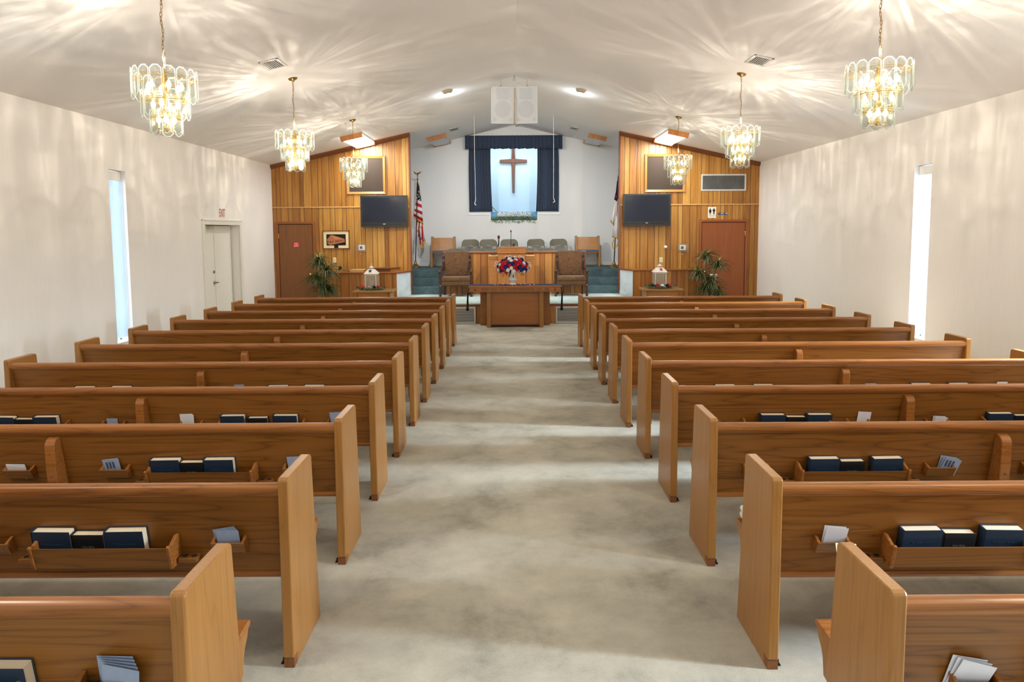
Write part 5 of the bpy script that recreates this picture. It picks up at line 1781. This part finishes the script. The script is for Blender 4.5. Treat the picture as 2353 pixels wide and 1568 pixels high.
# ------------------------------------------------------------------ choir seating
def build_folding(label, loc):
    t = thing('folding_chair', label, 'chair', loc, 0, 'metal folding chairs in the choir')
    bm = BM()
    w = 0.225
    def bow(x):
        return 0.03 * (1 - (x / w) ** 2)
    nx = 20
    cols_ = []
    for k in range(nx + 1):
        x = -w * math.cos(PI * k / nx)
        e = max(0.0, abs(x) - (w - 0.11)) / 0.11
        zt = 0.625 + 0.115 * math.sqrt(max(0.0, 1 - e * e))
        zb = 0.553 + 0.014 * (abs(x) / w) ** 4
        col = []
        for q in range(5):
            z = zb + (zt - zb) * q / 4
            col.append((bm.verts.new((x, 0.27 + bow(x), z)), bm.verts.new((x, 0.285 + bow(x), z))))
        cols_.append(col)
    for k in range(nx):
        for q in range(4):
            a, b, c, d = cols_[k][q], cols_[k + 1][q], cols_[k + 1][q + 1], cols_[k][q + 1]
            bm.faces.new((a[0], b[0], c[0], d[0])); bm.faces.new((d[1], c[1], b[1], a[1]))
        for q, fl in ((0, 1), (4, 0)):
            a, b = cols_[k][q], cols_[k + 1][q]
            bm.faces.new((a[0], a[1], b[1], b[0]) if fl else (a[0], b[0], b[1], a[1]))
    bmesh.ops.remove_doubles(bm, verts=bm.verts[:], dist=1e-5)
    bmesh.ops.recalc_face_normals(bm, faces=bm.faces[:])
    smooth_by_angle(obj('backrest', bm, M['chair_metal'], t), 0.7)
    bm = BM(); box(bm, -0.05, 0.07, 0.284, 0.292, 0.562, 0.574, 0.003); obj('label_plate', bm, M['silver'], t)
    bm = BM()
    fr = [(-w - 0.004, -0.12, 0.0), (-w - 0.004, 0.10, 0.40), (-w - 0.004, 0.27, 0.62)]
    for k in range(9):
        a = PI * k / 8
        fr.append((-(w - 0.106) * 1.0 - 0.115 * math.cos(a) if k < 4 else (w - 0.106) - 0.115 * math.cos(a), 0.28 + bow(0) * math.sin(a), 0.63 + 0.115 * math.sin(a)))
    fr += [(w + 0.004, 0.27, 0.62), (w + 0.004, 0.10, 0.40), (w + 0.004, -0.12, 0.0)]
    tube(bm, fr, 0.011, 8); obj('front_frame', bm, M['chair_metal'], t, smooth=True)
    bm = BM()
    for s in (-1, 1):
        tube(bm, [(s * 0.205, 0.30, 0.0), (s * 0.205, -0.04, 0.41)], 0.010, 8)
    tube(bm, [(-0.205, 0.26, 0.05), (0.205, 0.26, 0.05)], 0.007, 6)
    obj('rear_frame', bm, M['chair_metal'], t, smooth=True)
    bm = BM(); box(bm, -0.20, 0.20, -0.14, 0.22, 0.405, 0.425, 0.008); obj('seat', bm, M['chair_metal'], t)
    return t
fx = [-1.16, -0.665, -0.09, 0.645, 1.272]
nm = ['leftmost of the five', 'second from left of the five', 'middle of the five', 'second from right of the five', 'rightmost of the five']
f0 = None
for x, n_ in zip(fx, nm):
    lb = 'taupe folding chair, %s along the choir rear wall' % n_
    if f0 is None:
        f0 = build_folding(lb, (x, 19.0, ZC))
    else:
        dup(f0, (x, 19.0, ZC), 0, lb)
for x, n_ in zip([-1.50, -0.90, -0.335, 0.34, 0.905], ['leftmost of the five', 'second from left of the five', 'just left of the pulpit', 'just right of the pulpit', 'rightmost of the five']):
    dup(f0, (x, 18.1, 0.77), 0, 'folding chair, %s half hidden behind the choir rail' % n_)

def build_side_chair(label, loc):
    t = thing('pew_chair', label, 'chair', loc, 0, 'short pew chairs')
    for s in (-1, 1):
        bm = BM()
        prism(bm, [(-0.10, 0.06), (-0.02, 0.06), (0.02, 0.36), (0.10, 0.36), (0.14, 0.06), (0.18, 0.0), (0.30, 0.0), (0.30, 0.82), (0.27, 0.835), (0.12, 0.835), (0.10, 0.82), (0.06, 0.45), (-0.10, 0.45)], s * 0.305 - 0.028, s * 0.305 + 0.028, 'x', 0.005, 1)
        box(bm, s * 0.305 - 0.028, s * 0.305 + 0.028, -0.12, -0.01, 0.0, 0.07, 0.005)
        obj('side_panel', bm, M['oak_z'], t)
    bm = BM(); prism(bm, [(0.10, 0.42), (0.13, 0.42), (0.22, 0.80), (0.19, 0.80)], -0.28, 0.28, 'x', 0.004); obj('back_board', bm, M['oak_stand'], t)
    bm = BM(); box(bm, -0.28, 0.28, -0.12, 0.14, 0.375, 0.405, 0.006); obj('seat', bm, M['oak_rail'], t)
    bm = BM(); box(bm, -0.278, 0.278, -0.12, 0.10, 0.405, 0.455, 0.015, 3); obj('seat_cushion', bm, M['blue_cushion'], t, smooth=True)
    return t
sc0 = build_side_chair('wooden pew chair with blue cushion, left end of the choir', (-1.90, 19.05, ZC))
dup(sc0, (2.055, 19.0, ZC), 0, 'wooden pew chair with blue cushion, right end of the choir')

# ------------------------------------------------------------------ cross, rail, flowers, curtains
t = thing('cross', 'dark wooden cross on the pale blue wall behind the curtain opening', 'cross', (0.042, 21.27, 3.13))
bm = BM(); prism(bm, [(-0.032, 0.0), (0.032, 0.0), (0.058, 0.96), (0.034, 1.50), (-0.034, 1.50), (-0.058, 0.96)], -0.05, 0.02, 'y', 0.006, 1); obj('upright', bm, M['cross'], t)
bm = BM(); prism(bm, [(-0.41, 0.90), (-0.06, 0.885), (0.06, 0.885), (0.41, 0.90), (0.41, 0.985), (0.06, 1.01), (-0.06, 1.01), (-0.41, 0.985)], -0.056, 0.015, 'y', 0.006, 1); obj('crossbar', bm, M['cross'], t)
bm = BM(); tube(bm, [(-0.95, 20.9, 2.95), (-0.62, 20.9, 2.72), (-0.36, 20.9, 2.44), (-0.1, 20.9, 2.18)], 0.016, 8)
tag(obj('handrail', bm, M['steel'], smooth=True), 'grey metal handrail slanting down behind the curtain opening', 'handrail')

def curtain(label, xa, xb, z0, z1, folds, amp, yb, swing):
    t = thing('curtain', label, 'curtain', ((xa + xb) / 2, yb, z0), 0, 'navy curtains')
    bm = BM()
    nx, nz = folds * 10, 14
    w = xb - xa
    grid = []
    for j in range(nz + 1):
        r = []
        vz = j / nz
        for i in range(nx + 1):
            u = i / nx
            a = amp * (0.55 + 0.45 * math.sin(u * 9.0 + 1.3))
            y = a * math.sin(2 * PI * folds * u + 0.5 * math.sin(6 * u)) 
            x = (u - 0.5) * w
            x += swing * (1 - vz) ** 1.5 * (u if swing > 0 else (1 - u)) * 0.04 - swing * 0.012 * math.sin(vz * PI) 
            r.append(bm.verts.new((x, y * (0.7 + 0.3 * (1 - vz)), vz * (z1 - z0))))
        grid.append(r)
    for j in range(nz):
        for i in range(nx):
            bm.faces.new((grid[j][i], grid[j][i + 1], grid[j + 1][i + 1], grid[j + 1][i]))
    o = obj('curtain_panel', bm, M['navy'], t, smooth=True)
    md = o.modifiers.new('cloth', 'SOLIDIFY'); md.thickness = 0.006
    return t
curtain('navy pleated curtain on the left of the cross', -1.19, -0.592, 2.515, 4.42, 8, 0.046, 19.62, 1)
curtain('navy pleated curtain on the right of the cross', 0.712, 1.292, 2.515, 4.42, 8, 0.046, 19.62, -1)
t = thing('valance', 'gathered navy valance across the top of the curtain opening', 'valance', (0.05, 19.50, 4.24))
bm = BM()
# gathered heading, flared skirt; returns to the wall at both ends
path = [(-1.355, 0.20)] + [(-1.345 + 2.69 * k / 240, 0.0) for k in range(241)] + [(1.345, 0.20)]
rows = []
for z, am, ph in ((0.0, 0.040, 0), (0.09, 0.034, 0.1), (0.17, 0.018, 0.2), (0.205, 0.006, 0.2), (0.24, 0.015, 0.2), (0.33, 0.017, 0.2), (0.365, 0.012, 0.2)):
    r = []
    for k, (x, y) in enumerate(path):
        wv = am * (math.sin(k * 0.62 + ph) + 0.5 * math.sin(k * 1.37 + 1)) if 0 < k < len(path) - 1 else 0
        zz = z + (0.007 * math.sin(k * 0.31) if z == 0 else 0)
        r.append(bm.verts.new((x, y - abs(am) * 0.7 + wv, zz)))
    rows.append(r)
for a, b in zip(rows, rows[1:]):
    for k in range(len(path) - 1):
        bm.faces.new((a[k], a[k + 1], b[k + 1], b[k]))
o = obj('valance_cloth', bm, M['navy'], t, smooth=True)
md = o.modifiers.new('cloth', 'SOLIDIFY'); md.thickness = 0.005
bm = BM(); box(bm, -1.34, 1.34, 0.02, 0.19, 0.34, 0.36); obj('valance_board', bm, M['white'], t)

# flower box in the notch of the opening
t = thing('flower_arrangement', 'long row of white flowers and trailing greenery below the cross', 'flowers', (0.045, YB + 0.03, 2.278))
random.seed(21)
bm = BM()
for k in range(420):
    x = random.uniform(-0.46, 0.50); z = random.uniform(0.11, 0.23) - 0.03 * abs(x)
    y = random.uniform(-0.05, 0.05)
    r = random.uniform(0.010, 0.020)
    for q in range(4):
        a = random.uniform(0, PI); b_ = random.uniform(0, 2 * PI)
        d = Vector((math.sin(a) * math.cos(b_), math.sin(a) * math.sin(b_), math.cos(a))) * r * 1.6
        sd = d.orthogonal().normalized() * r * 0.6
        c = Vector((x, y, z))
        bm.faces.new([bm.verts.new(p) for p in (c, c + d * 0.5 + sd, c + d, c + d * 0.5 - sd)])
o = obj('blossoms', bm, M['rose_white'], t); o['kind'] = 'stuff'
bm = BM()
for k in range(1150):
    x = random.uniform(-0.62, 0.62)
    z = random.uniform(-0.02, 0.12) if random.random() < 0.85 else random.uniform(-0.07, 0.0)
    y = random.uniform(-0.10, 0.02)
    l = random.uniform(0.02, 0.045)
    d = Vector((random.uniform(-1, 1), random.uniform(-0.6, 0.3), random.uniform(-1, 0.4))).normalized() * l
    sd = d.orthogonal().normalized() * l * 0.28
    c = Vector((x, y, z))
    bm.faces.new([bm.verts.new(p) for p in (c, c + d * 0.5 + sd, c + d, c + d * 0.5 - sd)])
o = obj('greenery', bm, M['green_light'], t); o['kind'] = 'stuff'
bm = BM(); box(bm, -0.62, 0.62, -0.02, 0.05, 0.0, 0.03, 0.004); obj('planter', bm, M['green'], t)

# ------------------------------------------------------------------ flags
def drape(name, rows, mat, parent, uvk=None):
    """rows: list of (z_left, z_right, x_left, x_right); a vertically gathered sheet with soft folds"""
    bm = BM()
    uvl = bm.loops.layers.uv.new('UVMap')
    nx = 16
    G = []
    for j, (zl, zr, xl, xr) in enumerate(rows):
        r = []
        for i in range(nx + 1):
            u = i / nx
            y = 0.035 * math.sin(u * PI * 2.6 + j * 0.25) * min(1.0, 0.3 + j * 0.25)
            r.append(bm.verts.new((xl + (xr - xl) * u, y, zl + (zr - zl) * u)))
        G.append(r)
    nj = len(rows) - 1
    for j in range(nj):
        for i in range(nx):
            f = bm.faces.new((G[j + 1][i], G[j + 1][i + 1], G[j][i + 1], G[j][i]))
            for lp, (a, b) in zip(f.loops, ((i, j + 1), (i + 1, j + 1), (i + 1, j), (i, j))):
                if uvk:
                    lp[uvl].uv = uvk(a / nx, b / nj)
    o = obj(name, bm, mat, parent, smooth=True)
    md = o.modifiers.new('cloth', 'SOLIDIFY'); md.thickness = 0.006
    md.offset = 0
    return o
def flag_stand(label, x, y, finial, rz):
    t = thing('flag', label, 'flag', (x, y, ZC), rz, 'flags on stands')
    bm = BM(); lathe(bm, [(0.155, 0.0), (0.155, 0.012), (0.12, 0.035), (0.06, 0.07), (0.035, 0.12), (0.030, 0.165), (0.020, 0.17)], 24); obj('stand', bm, M['antique'], t, smooth=True)
    bm = BM(); tube(bm, [(0, 0, 0.10), (0.095, 0, 2.38)], 0.013, 10); obj('pole', bm, M['pole'], t, smooth=True)
    bm = BM()
    if finial == 'eagle':
        lathe(bm, [(0.014, 2.38), (0.024, 2.40), (0.012, 2.43), (0.020, 2.46), (0.008, 2.49)], 12, 0.097)
        tube(bm, [(0.097, 0, 2.49), (0.09, 0, 2.53), (0.10, 0, 2.56)], [0.016, 0.024, 0.012], 8)
        for pts in ([(0.09, 0, 2.53), (0.03, 0, 2.555), (-0.005, 0, 2.60)], [(0.10, 0, 2.53), (0.15, 0, 2.565), (0.205, 0, 2.595)]):
            tube(bm, pts, [0.02, 0.022, 0.005], 6)
    else:
        lathe(bm, [(0.014, 2.38), (0.022, 2.40), (0.010, 2.42), (0.018, 2.44), (0.006, 2.46)], 12, 0.097)
        box(bm, 0.090, 0.104, -0.005, 0.005, 2.45, 2.60, 0.002); box(bm, 0.055, 0.139, -0.005, 0.005, 2.54, 2.554, 0.002)
    obj('finial', bm, M['antique'] if finial == 'eagle' else M['silver'], t, smooth=(finial == 'eagle'))
    return t
t = flag_stand('American flag on a dark pole at the left of the choir', -2.655, 19.05, 'eagle', 0.0)
drape('canton', [(2.30, 2.30, 0.075, 0.115), (2.10, 2.08, 0.062, 0.150), (1.86, 1.80, 0.055, 0.185)], M['flag_navy'], t)
stars = BM()
for x, z in ((0.125, 2.05), (0.10, 1.97), (0.13, 1.915), (0.078, 1.89), (0.155, 1.845)):
    pts = []
    for k in range(10):
        a = PI / 2 + PI * k / 5
        r = 0.021 if k % 2 == 0 else 0.010
        pts.append((x + r * math.cos(a), z + r * math.sin(a)))
    prism(stars, pts, -0.048, -0.042, 'y')
obj('stars', stars, M['flag_white'], t)
drape('stripes', [(1.86, 1.80, 0.055, 0.185), (1.60, 1.52, 0.005, 0.205), (1.40, 1.24, -0.035, 0.22)], M['stripes'], t, lambda u, v: (0.5 + v * 3.0, u))
drape('fringe', [(1.40, 1.24, -0.035, 0.22), (1.355, 1.185, -0.034, 0.225)], M['gold'], t)
o = drape('lower_fold', [(1.36, 1.30, 0.05, 0.20), (1.05, 1.10, 0.03, 0.22), (0.85, 0.72, 0.06, 0.265)], M['stripes'], t, lambda u, v: (u * 2.2 + v * 0.8, v)); o.location = (0, 0.05, 0)
o = drape('fringe', [(0.98, 1.19, 0.03, 0.222), (0.94, 1.15, 0.03, 0.222)], M['gold'], t); o.location = (0, 0.02, 0)
o = drape('tail', [(0.98, 1.02, 0.09, 0.25), (0.76, 0.80, 0.10, 0.275), (0.56, 0.66, 0.115, 0.265)], M['stripes'], t, lambda u, v: (u * 2.0, v)); o.location = (0, 0.08, 0)
o = drape('fringe', [(0.60, 0.76, 0.10, 0.275), (0.50, 0.72, 0.175, 0.28)], M['gold'], t); o.location = (0, 0.075, 0)
bm = BM(); tube(bm, [(0.11, -0.02, 2.31), (0.15, -0.03, 2.18), (0.155, -0.03, 1.95)], 0.010, 6); obj('gold_cord', bm, M['gold'], t)
t = flag_stand('white Christian flag with navy corner on a dark pole at right', 2.655, 18.35, 'cross', 0.0)
t.location = (2.675, 18.35, ZC)
drape('flag_cloth', [(2.28, 2.28, 0.065, 0.10), (1.75, 1.78, 0.00, 0.115), (1.25, 1.2, -0.02, 0.145), (0.83, 0.74, -0.055, 0.165)], M['flag_white'], t)
o = drape('side_fold', [(1.72, 1.72, 0.01, 0.06), (1.40, 1.36, -0.06, 0.03), (1.24, 1.14, -0.095, -0.01)], M['flag_white'], t); o.location = (0, -0.02, 0)
o = drape('canton', [(2.27, 2.27, 0.06, 0.11), (2.0, 2.0, 0.035, 0.125), (1.78, 1.73, -0.01, 0.06)], M['flag_navy'], t); o.location = (0, -0.05, 0)
o = drape('canton', [(2.2, 2.2, 0.07, 0.115), (2.0, 2.0, 0.075, 0.14), (1.80, 1.80, 0.07, 0.15)], M['flag_navy'], t); o.location = (0, -0.03, 0)
o = drape('cross_mark', [(1.88, 1.88, 0.02, 0.065), (1.80, 1.80, 0.015, 0.06)], M['flag_red'], t); o.location = (0, -0.062, 0)
o = drape('fringe', [(0.84, 0.75, -0.055, 0.165), (0.80, 0.705, -0.057, 0.166)], M['gold'], t); o.location = (0, -0.005, 0)
o = drape('fringe', [(1.24, 1.14, -0.095, -0.01), (1.20, 1.09, -0.10, -0.005)], M['gold'], t); o.location = (0, -0.025, 0)
bm = BM(); tube(bm, [(0.09, -0.09, 2.28), (0.075, -0.09, 1.8), (0.04, -0.085, 1.35)], 0.006, 6); obj('edge_cord', bm, M['flag_red'], t)
bm = BM(); tube(bm, [(-0.01, 0.02, 0.74), (-0.05, 0.0, 0.60), (-0.03, 0.0, 0.50), (0.05, 0.0, 0.55), (0.10, 0.0, 0.62), (0.155, 0.0, 0.66)], 0.016, 6); obj('gold_loop', bm, M['gold'], t)

# ------------------------------------------------------------------ lantern stands in front of the low walls
def build_stand(label, x, y):
    t = thing('lantern_stand', label, 'table', (x, y, 0), 0, 'oak lantern stands')
    bm = BM(); box(bm, -0.44, 0.44, 0.0, 0.62, 0.645, 0.69, 0.010); obj('table_top', bm, M['oak_stand'], t)
    bm = BM(); box(bm, -0.425, 0.425, 0.02, 0.60, 0.6905, 0.696); obj('glass_sheet', bm, M['glasstop'], t)
    bm = BM(); box(bm, -0.37, 0.37, 0.05, 0.57, 0.03, 0.646, 0.005); obj('cabinet', bm, M['oak_stand'], t)
    for s in (-1, 1):
        bm = BM(); box(bm, s * 0.345 - 0.025, s * 0.345 + 0.025, 0.042, 0.052, 0.03, 0.645, 0.003)
        obj('pilaster', bm, M['oak_rail'], t)
    bm = BM(); box(bm, -0.38, 0.38, 0.04, 0.58, 0.0, 0.05, 0.005); obj('plinth', bm, M['oak_dark'], t)
    return t
s0 = build_stand('oak cabinet stand under the lantern with the navy star', -3.07, 15.20)
dup(s0, (3.305, 15.17, 0), 0, 'oak cabinet stand under the lantern with the red star')

def build_lantern(label, x, y, star):
    t = thing('lantern', label, 'lantern', (x, y, 0.697), 0.0, 'white pierced lanterns')
    w = 0.118
    bm = BM(); box(bm, -w - 0.01, w + 0.01, -w - 0.01, w + 0.01, 0.0, 0.025, 0.004); obj('base', bm, M['lantern'], t)
    bm = BM()
    for sx in (-1, 1):
        for sy in (-1, 1):
            box(bm, sx * w - 0.011, sx * w + 0.011, sy * w - 0.011, sy * w + 0.011, 0.025, 0.345, 0.002)
    for sy in (-1, 1):
        for z in (0.035, 0.335):
            box(bm, -w, w, sy * w - 0.008, sy * w + 0.008, z - 0.012, z + 0.012); box(bm, sy * w - 0.008, sy * w + 0.008, -w, w, z - 0.012, z + 0.012)
    obj('corner_frame', bm, M['lantern'], t)
    for k in range(4):
        bm = BM()
        box(bm, -w + 0.01, w - 0.01, -0.0015, 0.0015, 0.045, 0.325)
        move(bm, Matrix.Rotation(PI / 2 * k, 4, 'Z') @ Matrix.Translation((0, -w, 0)))
        obj('pierced_side', bm, M['pierced'], t)
    r2 = math.sqrt(2)
    bm = BM(); lathe(bm, [(0.145 * r2, 0.345), (0.15 * r2, 0.355), (0.115 * r2, 0.395), (0.07 * r2, 0.445), (0.045 * r2, 0.455)], 4, 0, 0, PI / 4); obj('roof', bm, M['lantern'], t)
    bm = BM(); lathe(bm, [(0.042, 0.455), (0.042, 0.475), (0.058, 0.478), (0.052, 0.495), (0.02, 0.520), (0.010, 0.524), (0.010, 0.532)], 16); obj('cap', bm, M['lantern'], t, smooth=True)
    bm = BM(); tube(bm, ring_pts(0.022, 0.0, 14), 0.003, 6, True); move(bm, Matrix.Translation((0, 0, 0.555)) @ Matrix.Rotation(PI / 2, 4, 'X')); obj('carry_ring', bm, M['lantern'], t)
    bm = BM(); lathe(bm, [(0.038, 0.026), (0.038, 0.20), (0.03, 0.206)], 18); obj('candle', bm, M['ivory'], t, smooth=True)
    bm = BM()
    pts = []
    for k in range(10):
        a = PI / 2 + PI * k / 5
        r = 0.048 if k % 2 == 0 else 0.02
        pts.append((r * math.cos(a), r * math.sin(a)))
    prism(bm, pts, -0.006, 0.006, 'y')
    move(bm, Matrix.Translation((0.0, -0.155, 0.42)) @ Matrix.Rotation(-0.55, 4, 'X'))
    obj('hanging_star', bm, M[star], t)
    return t
build_lantern('whitewashed lantern with a navy star, left side', -3.145, 15.50, 'rose_navy')
build_lantern('whitewashed lantern with a red star, right side', 3.27, 15.47, 'red_sign')

def wreath(label, x, y, cols, seed):
    random.seed(seed)
    t = thing('wreath', label, 'wreath', (x, y, 0.697), 0, 'flower rings round the lanterns')
    bm = BM()
    for k in range(240):
        a = random.uniform(0, 2 * PI)
        rx, ry = random.uniform(0.20, 0.31), random.uniform(0.17, 0.24)
        c = Vector((rx * math.cos(a), ry * math.sin(a), random.uniform(0.005, 0.05)))
        l = random.uniform(0.03, 0.07)
        d = Vector((random.uniform(-1, 1), random.uniform(-1, 1), random.uniform(-0.05, 0.7))).normalized() * l
        sd = d.orthogonal().normalized() * l * 0.25
        p = [c, c + d * 0.5 + sd, c + d, c + d * 0.5 - sd]
        for q in p:
            q.z = max(q.z, 0.002)
        bm.faces.new([bm.verts.new(q) for q in p])
    obj('leaves', bm, M['green'], t)
    bm = BM(); tube(bm, [(0.25 * math.cos(2 * PI * k / 24), 0.20 * math.sin(2 * PI * k / 24), 0.018) for k in range(24)], 0.014, 6, True); obj('vine_ring', bm, M['green_light'], t)
    for px_, c in cols:
        yy = -math.sqrt(max(0.0, 1 - (px_ / 0.27) ** 2)) * 0.20
        o = obj('flower', rose_mesh(0.048), M[c], t)
        o.location = (px_, yy, 0.055)
        o.rotation_euler = (0.7, random.uniform(-0.3, 0.3), random.uniform(0, 3))
    return t
wreath('ring of leaves and flowers around the lantern with the navy star', -3.145, 15.47, [(-0.18, 'rose_red'), (-0.02, 'rose_white'), (0.09, 'rose_navy'), (0.17, 'rose_red')], 3)
wreath('ring of leaves and flowers around the lantern with the red star', 3.27, 15.44, [(-0.19, 'rose_navy'), (-0.09, 'rose_red'), (0.01, 'rose_white'), (0.13, 'rose_navy'), (0.20, 'rose_red')], 4)

# ------------------------------------------------------------------ potted dracaenas
def build_plant(label, x, y, heads, seed):
    random.seed(seed)
    t = thing('potted_plant', label, 'plant', (x, y, 0), 0, 'potted dracaenas')
    bm = BM(); lathe(bm, [(0.11, 0), (0.13, 0.01), (0.165, 0.26), (0.175, 0.265), (0.175, 0.30), (0.155, 0.30), (0.15, 0.27)], 24); obj('pot', bm, M['pot'], t, smooth=True)
    bm = BM(); lathe(bm, [(0.149, 0.262), (0.149, 0.272)], 20); obj('soil', bm, M['soil'], t)
    for i, (hx, hy, hz, r) in enumerate(heads):
        bm = BM()
        tube(bm, [(0.04 * math.cos(i * 2), 0.04 * math.sin(i * 2), 0.27), (hx * 0.5, hy * 0.5, 0.27 + (hz - 0.27) * 0.55), (hx, hy, hz)], [0.016, 0.013, 0.011], 8)
        obj('cane', bm, M['cane'], t, smooth=True)
        for part, n, mat in (('leaf_head', 84, 'leaf'), ('young_leaves', 20, 'leaf_light')):
            bm = BM()
            for k in range(n):
                a = random.uniform(0, 2 * PI)
                up_ = random.uniform(-0.45, 0.75) if part == 'leaf_head' else random.uniform(0.6, 1.25)
                ln = r * random.uniform(0.9, 1.35) * (1.0 if part == 'leaf_head' else 0.8)
                w = random.uniform(0.011, 0.019)
                d = Vector((math.cos(a) * math.cos(up_), math.sin(a) * math.cos(up_), math.sin(up_)))
                sdv = Vector((-math.sin(a), math.cos(a), 0)) * w
                p = Vector((hx, hy, hz - 0.04 + random.uniform(-0.06, 0.06)))
                prev = None
                st_ = ln / 6
                for q in range(7):
                    ww = sdv * (0.5 + 0.5 * math.sin(PI * min(1, q / 6 + 0.25))) * (1 - (q / 6) ** 3)
                    if q == 6:
                        ww = sdv * 0.05
                    cur = (bm.verts.new(p + ww), bm.verts.new(p + Vector((0, 0, -0.004))), bm.verts.new(p - ww))
                    if prev:
                        bm.faces.new((prev[0], prev[1], cur[1], cur[0])); bm.faces.new((prev[1], prev[2], cur[2], cur[1]))
                    prev = cur
                    p = p + d * st_
                    d = (d + Vector((0, 0, -0.26))).normalized()
            obj(part, bm, M[mat], t, smooth=True)
    return t
build_plant('bushy potted dracaena standing before the brown door at left', -4.28, 15.75, [(-0.10, 0.0, 1.38, 0.30), (0.10, -0.05, 1.16, 0.33), (-0.16, -0.06, 0.98, 0.32), (0.0, -0.08, 0.78, 0.36), (0.12, 0.04, 0.72, 0.30)], 31)
build_plant('bushy potted dracaena standing before the red-brown door at right', 4.42, 15.75, [(-0.03, 0.06, 1.42, 0.28), (0.22, 0.0, 1.24, 0.30), (-0.22, -0.04, 1.05, 0.31), (0.04, -0.10, 0.86, 0.36), (0.24, -0.02, 0.62, 0.28), (-0.08, -0.06, 0.70, 0.30)], 32)
t = thing('pedestal', 'slim white fluted pedestal partly hidden by the right plant', 'pedestal', (4.66, 16.12, 0))
bm = BM(); lathe(bm, [(0.10, 0), (0.10, 0.03), (0.055, 0.06), (0.048, 0.12), (0.046, 0.80), (0.055, 0.86), (0.085, 0.92), (0.085, 0.95)], 20); obj('column', bm, M['pedestal'], t, smooth=True)

# ------------------------------------------------------------------ behind the left low wall
t = thing('organ_console', 'brown wooden console top showing behind the left low wall', 'console', (-2.95, 16.62, 0))
bm = BM(); box(bm, -0.36, 0.05, -0.10, 0.26, 0.0, 1.10, 0.006); obj('cabinet', bm, M['crown'], t)
bm = BM(); prism(bm, [(0.05, -0.10), (0.22, 0.16), (0.22, 0.26), (0.05, 0.26)], 0.0, 1.10, 'z'); obj('side_panel', bm, M['oak_stand'], t)
bm = BM(); prism(bm, [(-0.38, -0.13), (0.055, -0.13), (0.24, 0.15), (0.24, 0.27), (-0.38, 0.27)], 1.10, 1.118, 'z'); obj('console_top', bm, M['crown'], t)
bm = BM(); box(bm, -3.87, -3.54, 16.55, 16.85, 0.0, 1.085, 0.006)
tag(obj('music_cabinet', bm, M['tan']), 'pale wooden box top just showing left of the lantern', 'cabinet')
t = thing('boom_microphone', 'black boom microphone reaching over the left low wall by the plant', 'microphone', (-3.86, 16.62, 0))
bm = BM(); tube(bm, [(-0.08, 0.06, 0.0), (-0.08, 0.06, 1.02)], 0.011, 8); obj('stand', bm, M['blackmetal'], t)
bm = BM(); tube(bm, [(-0.03, 0.06, 1.02), (-0.25, -0.02, 1.14), (-0.43, -0.08, 1.235)], 0.010, 8); obj('boom', bm, M['steel'], t)
bm = BM(); ball(bm, (-0.25, -0.02, 1.135), 0.035, 1, 1, 1.2, 2); tube(bm, [(-0.25, -0.02, 1.14), (-0.29, -0.03, 1.07)], 0.022, 8); obj('clip', bm, M['black'], t, smooth=True)
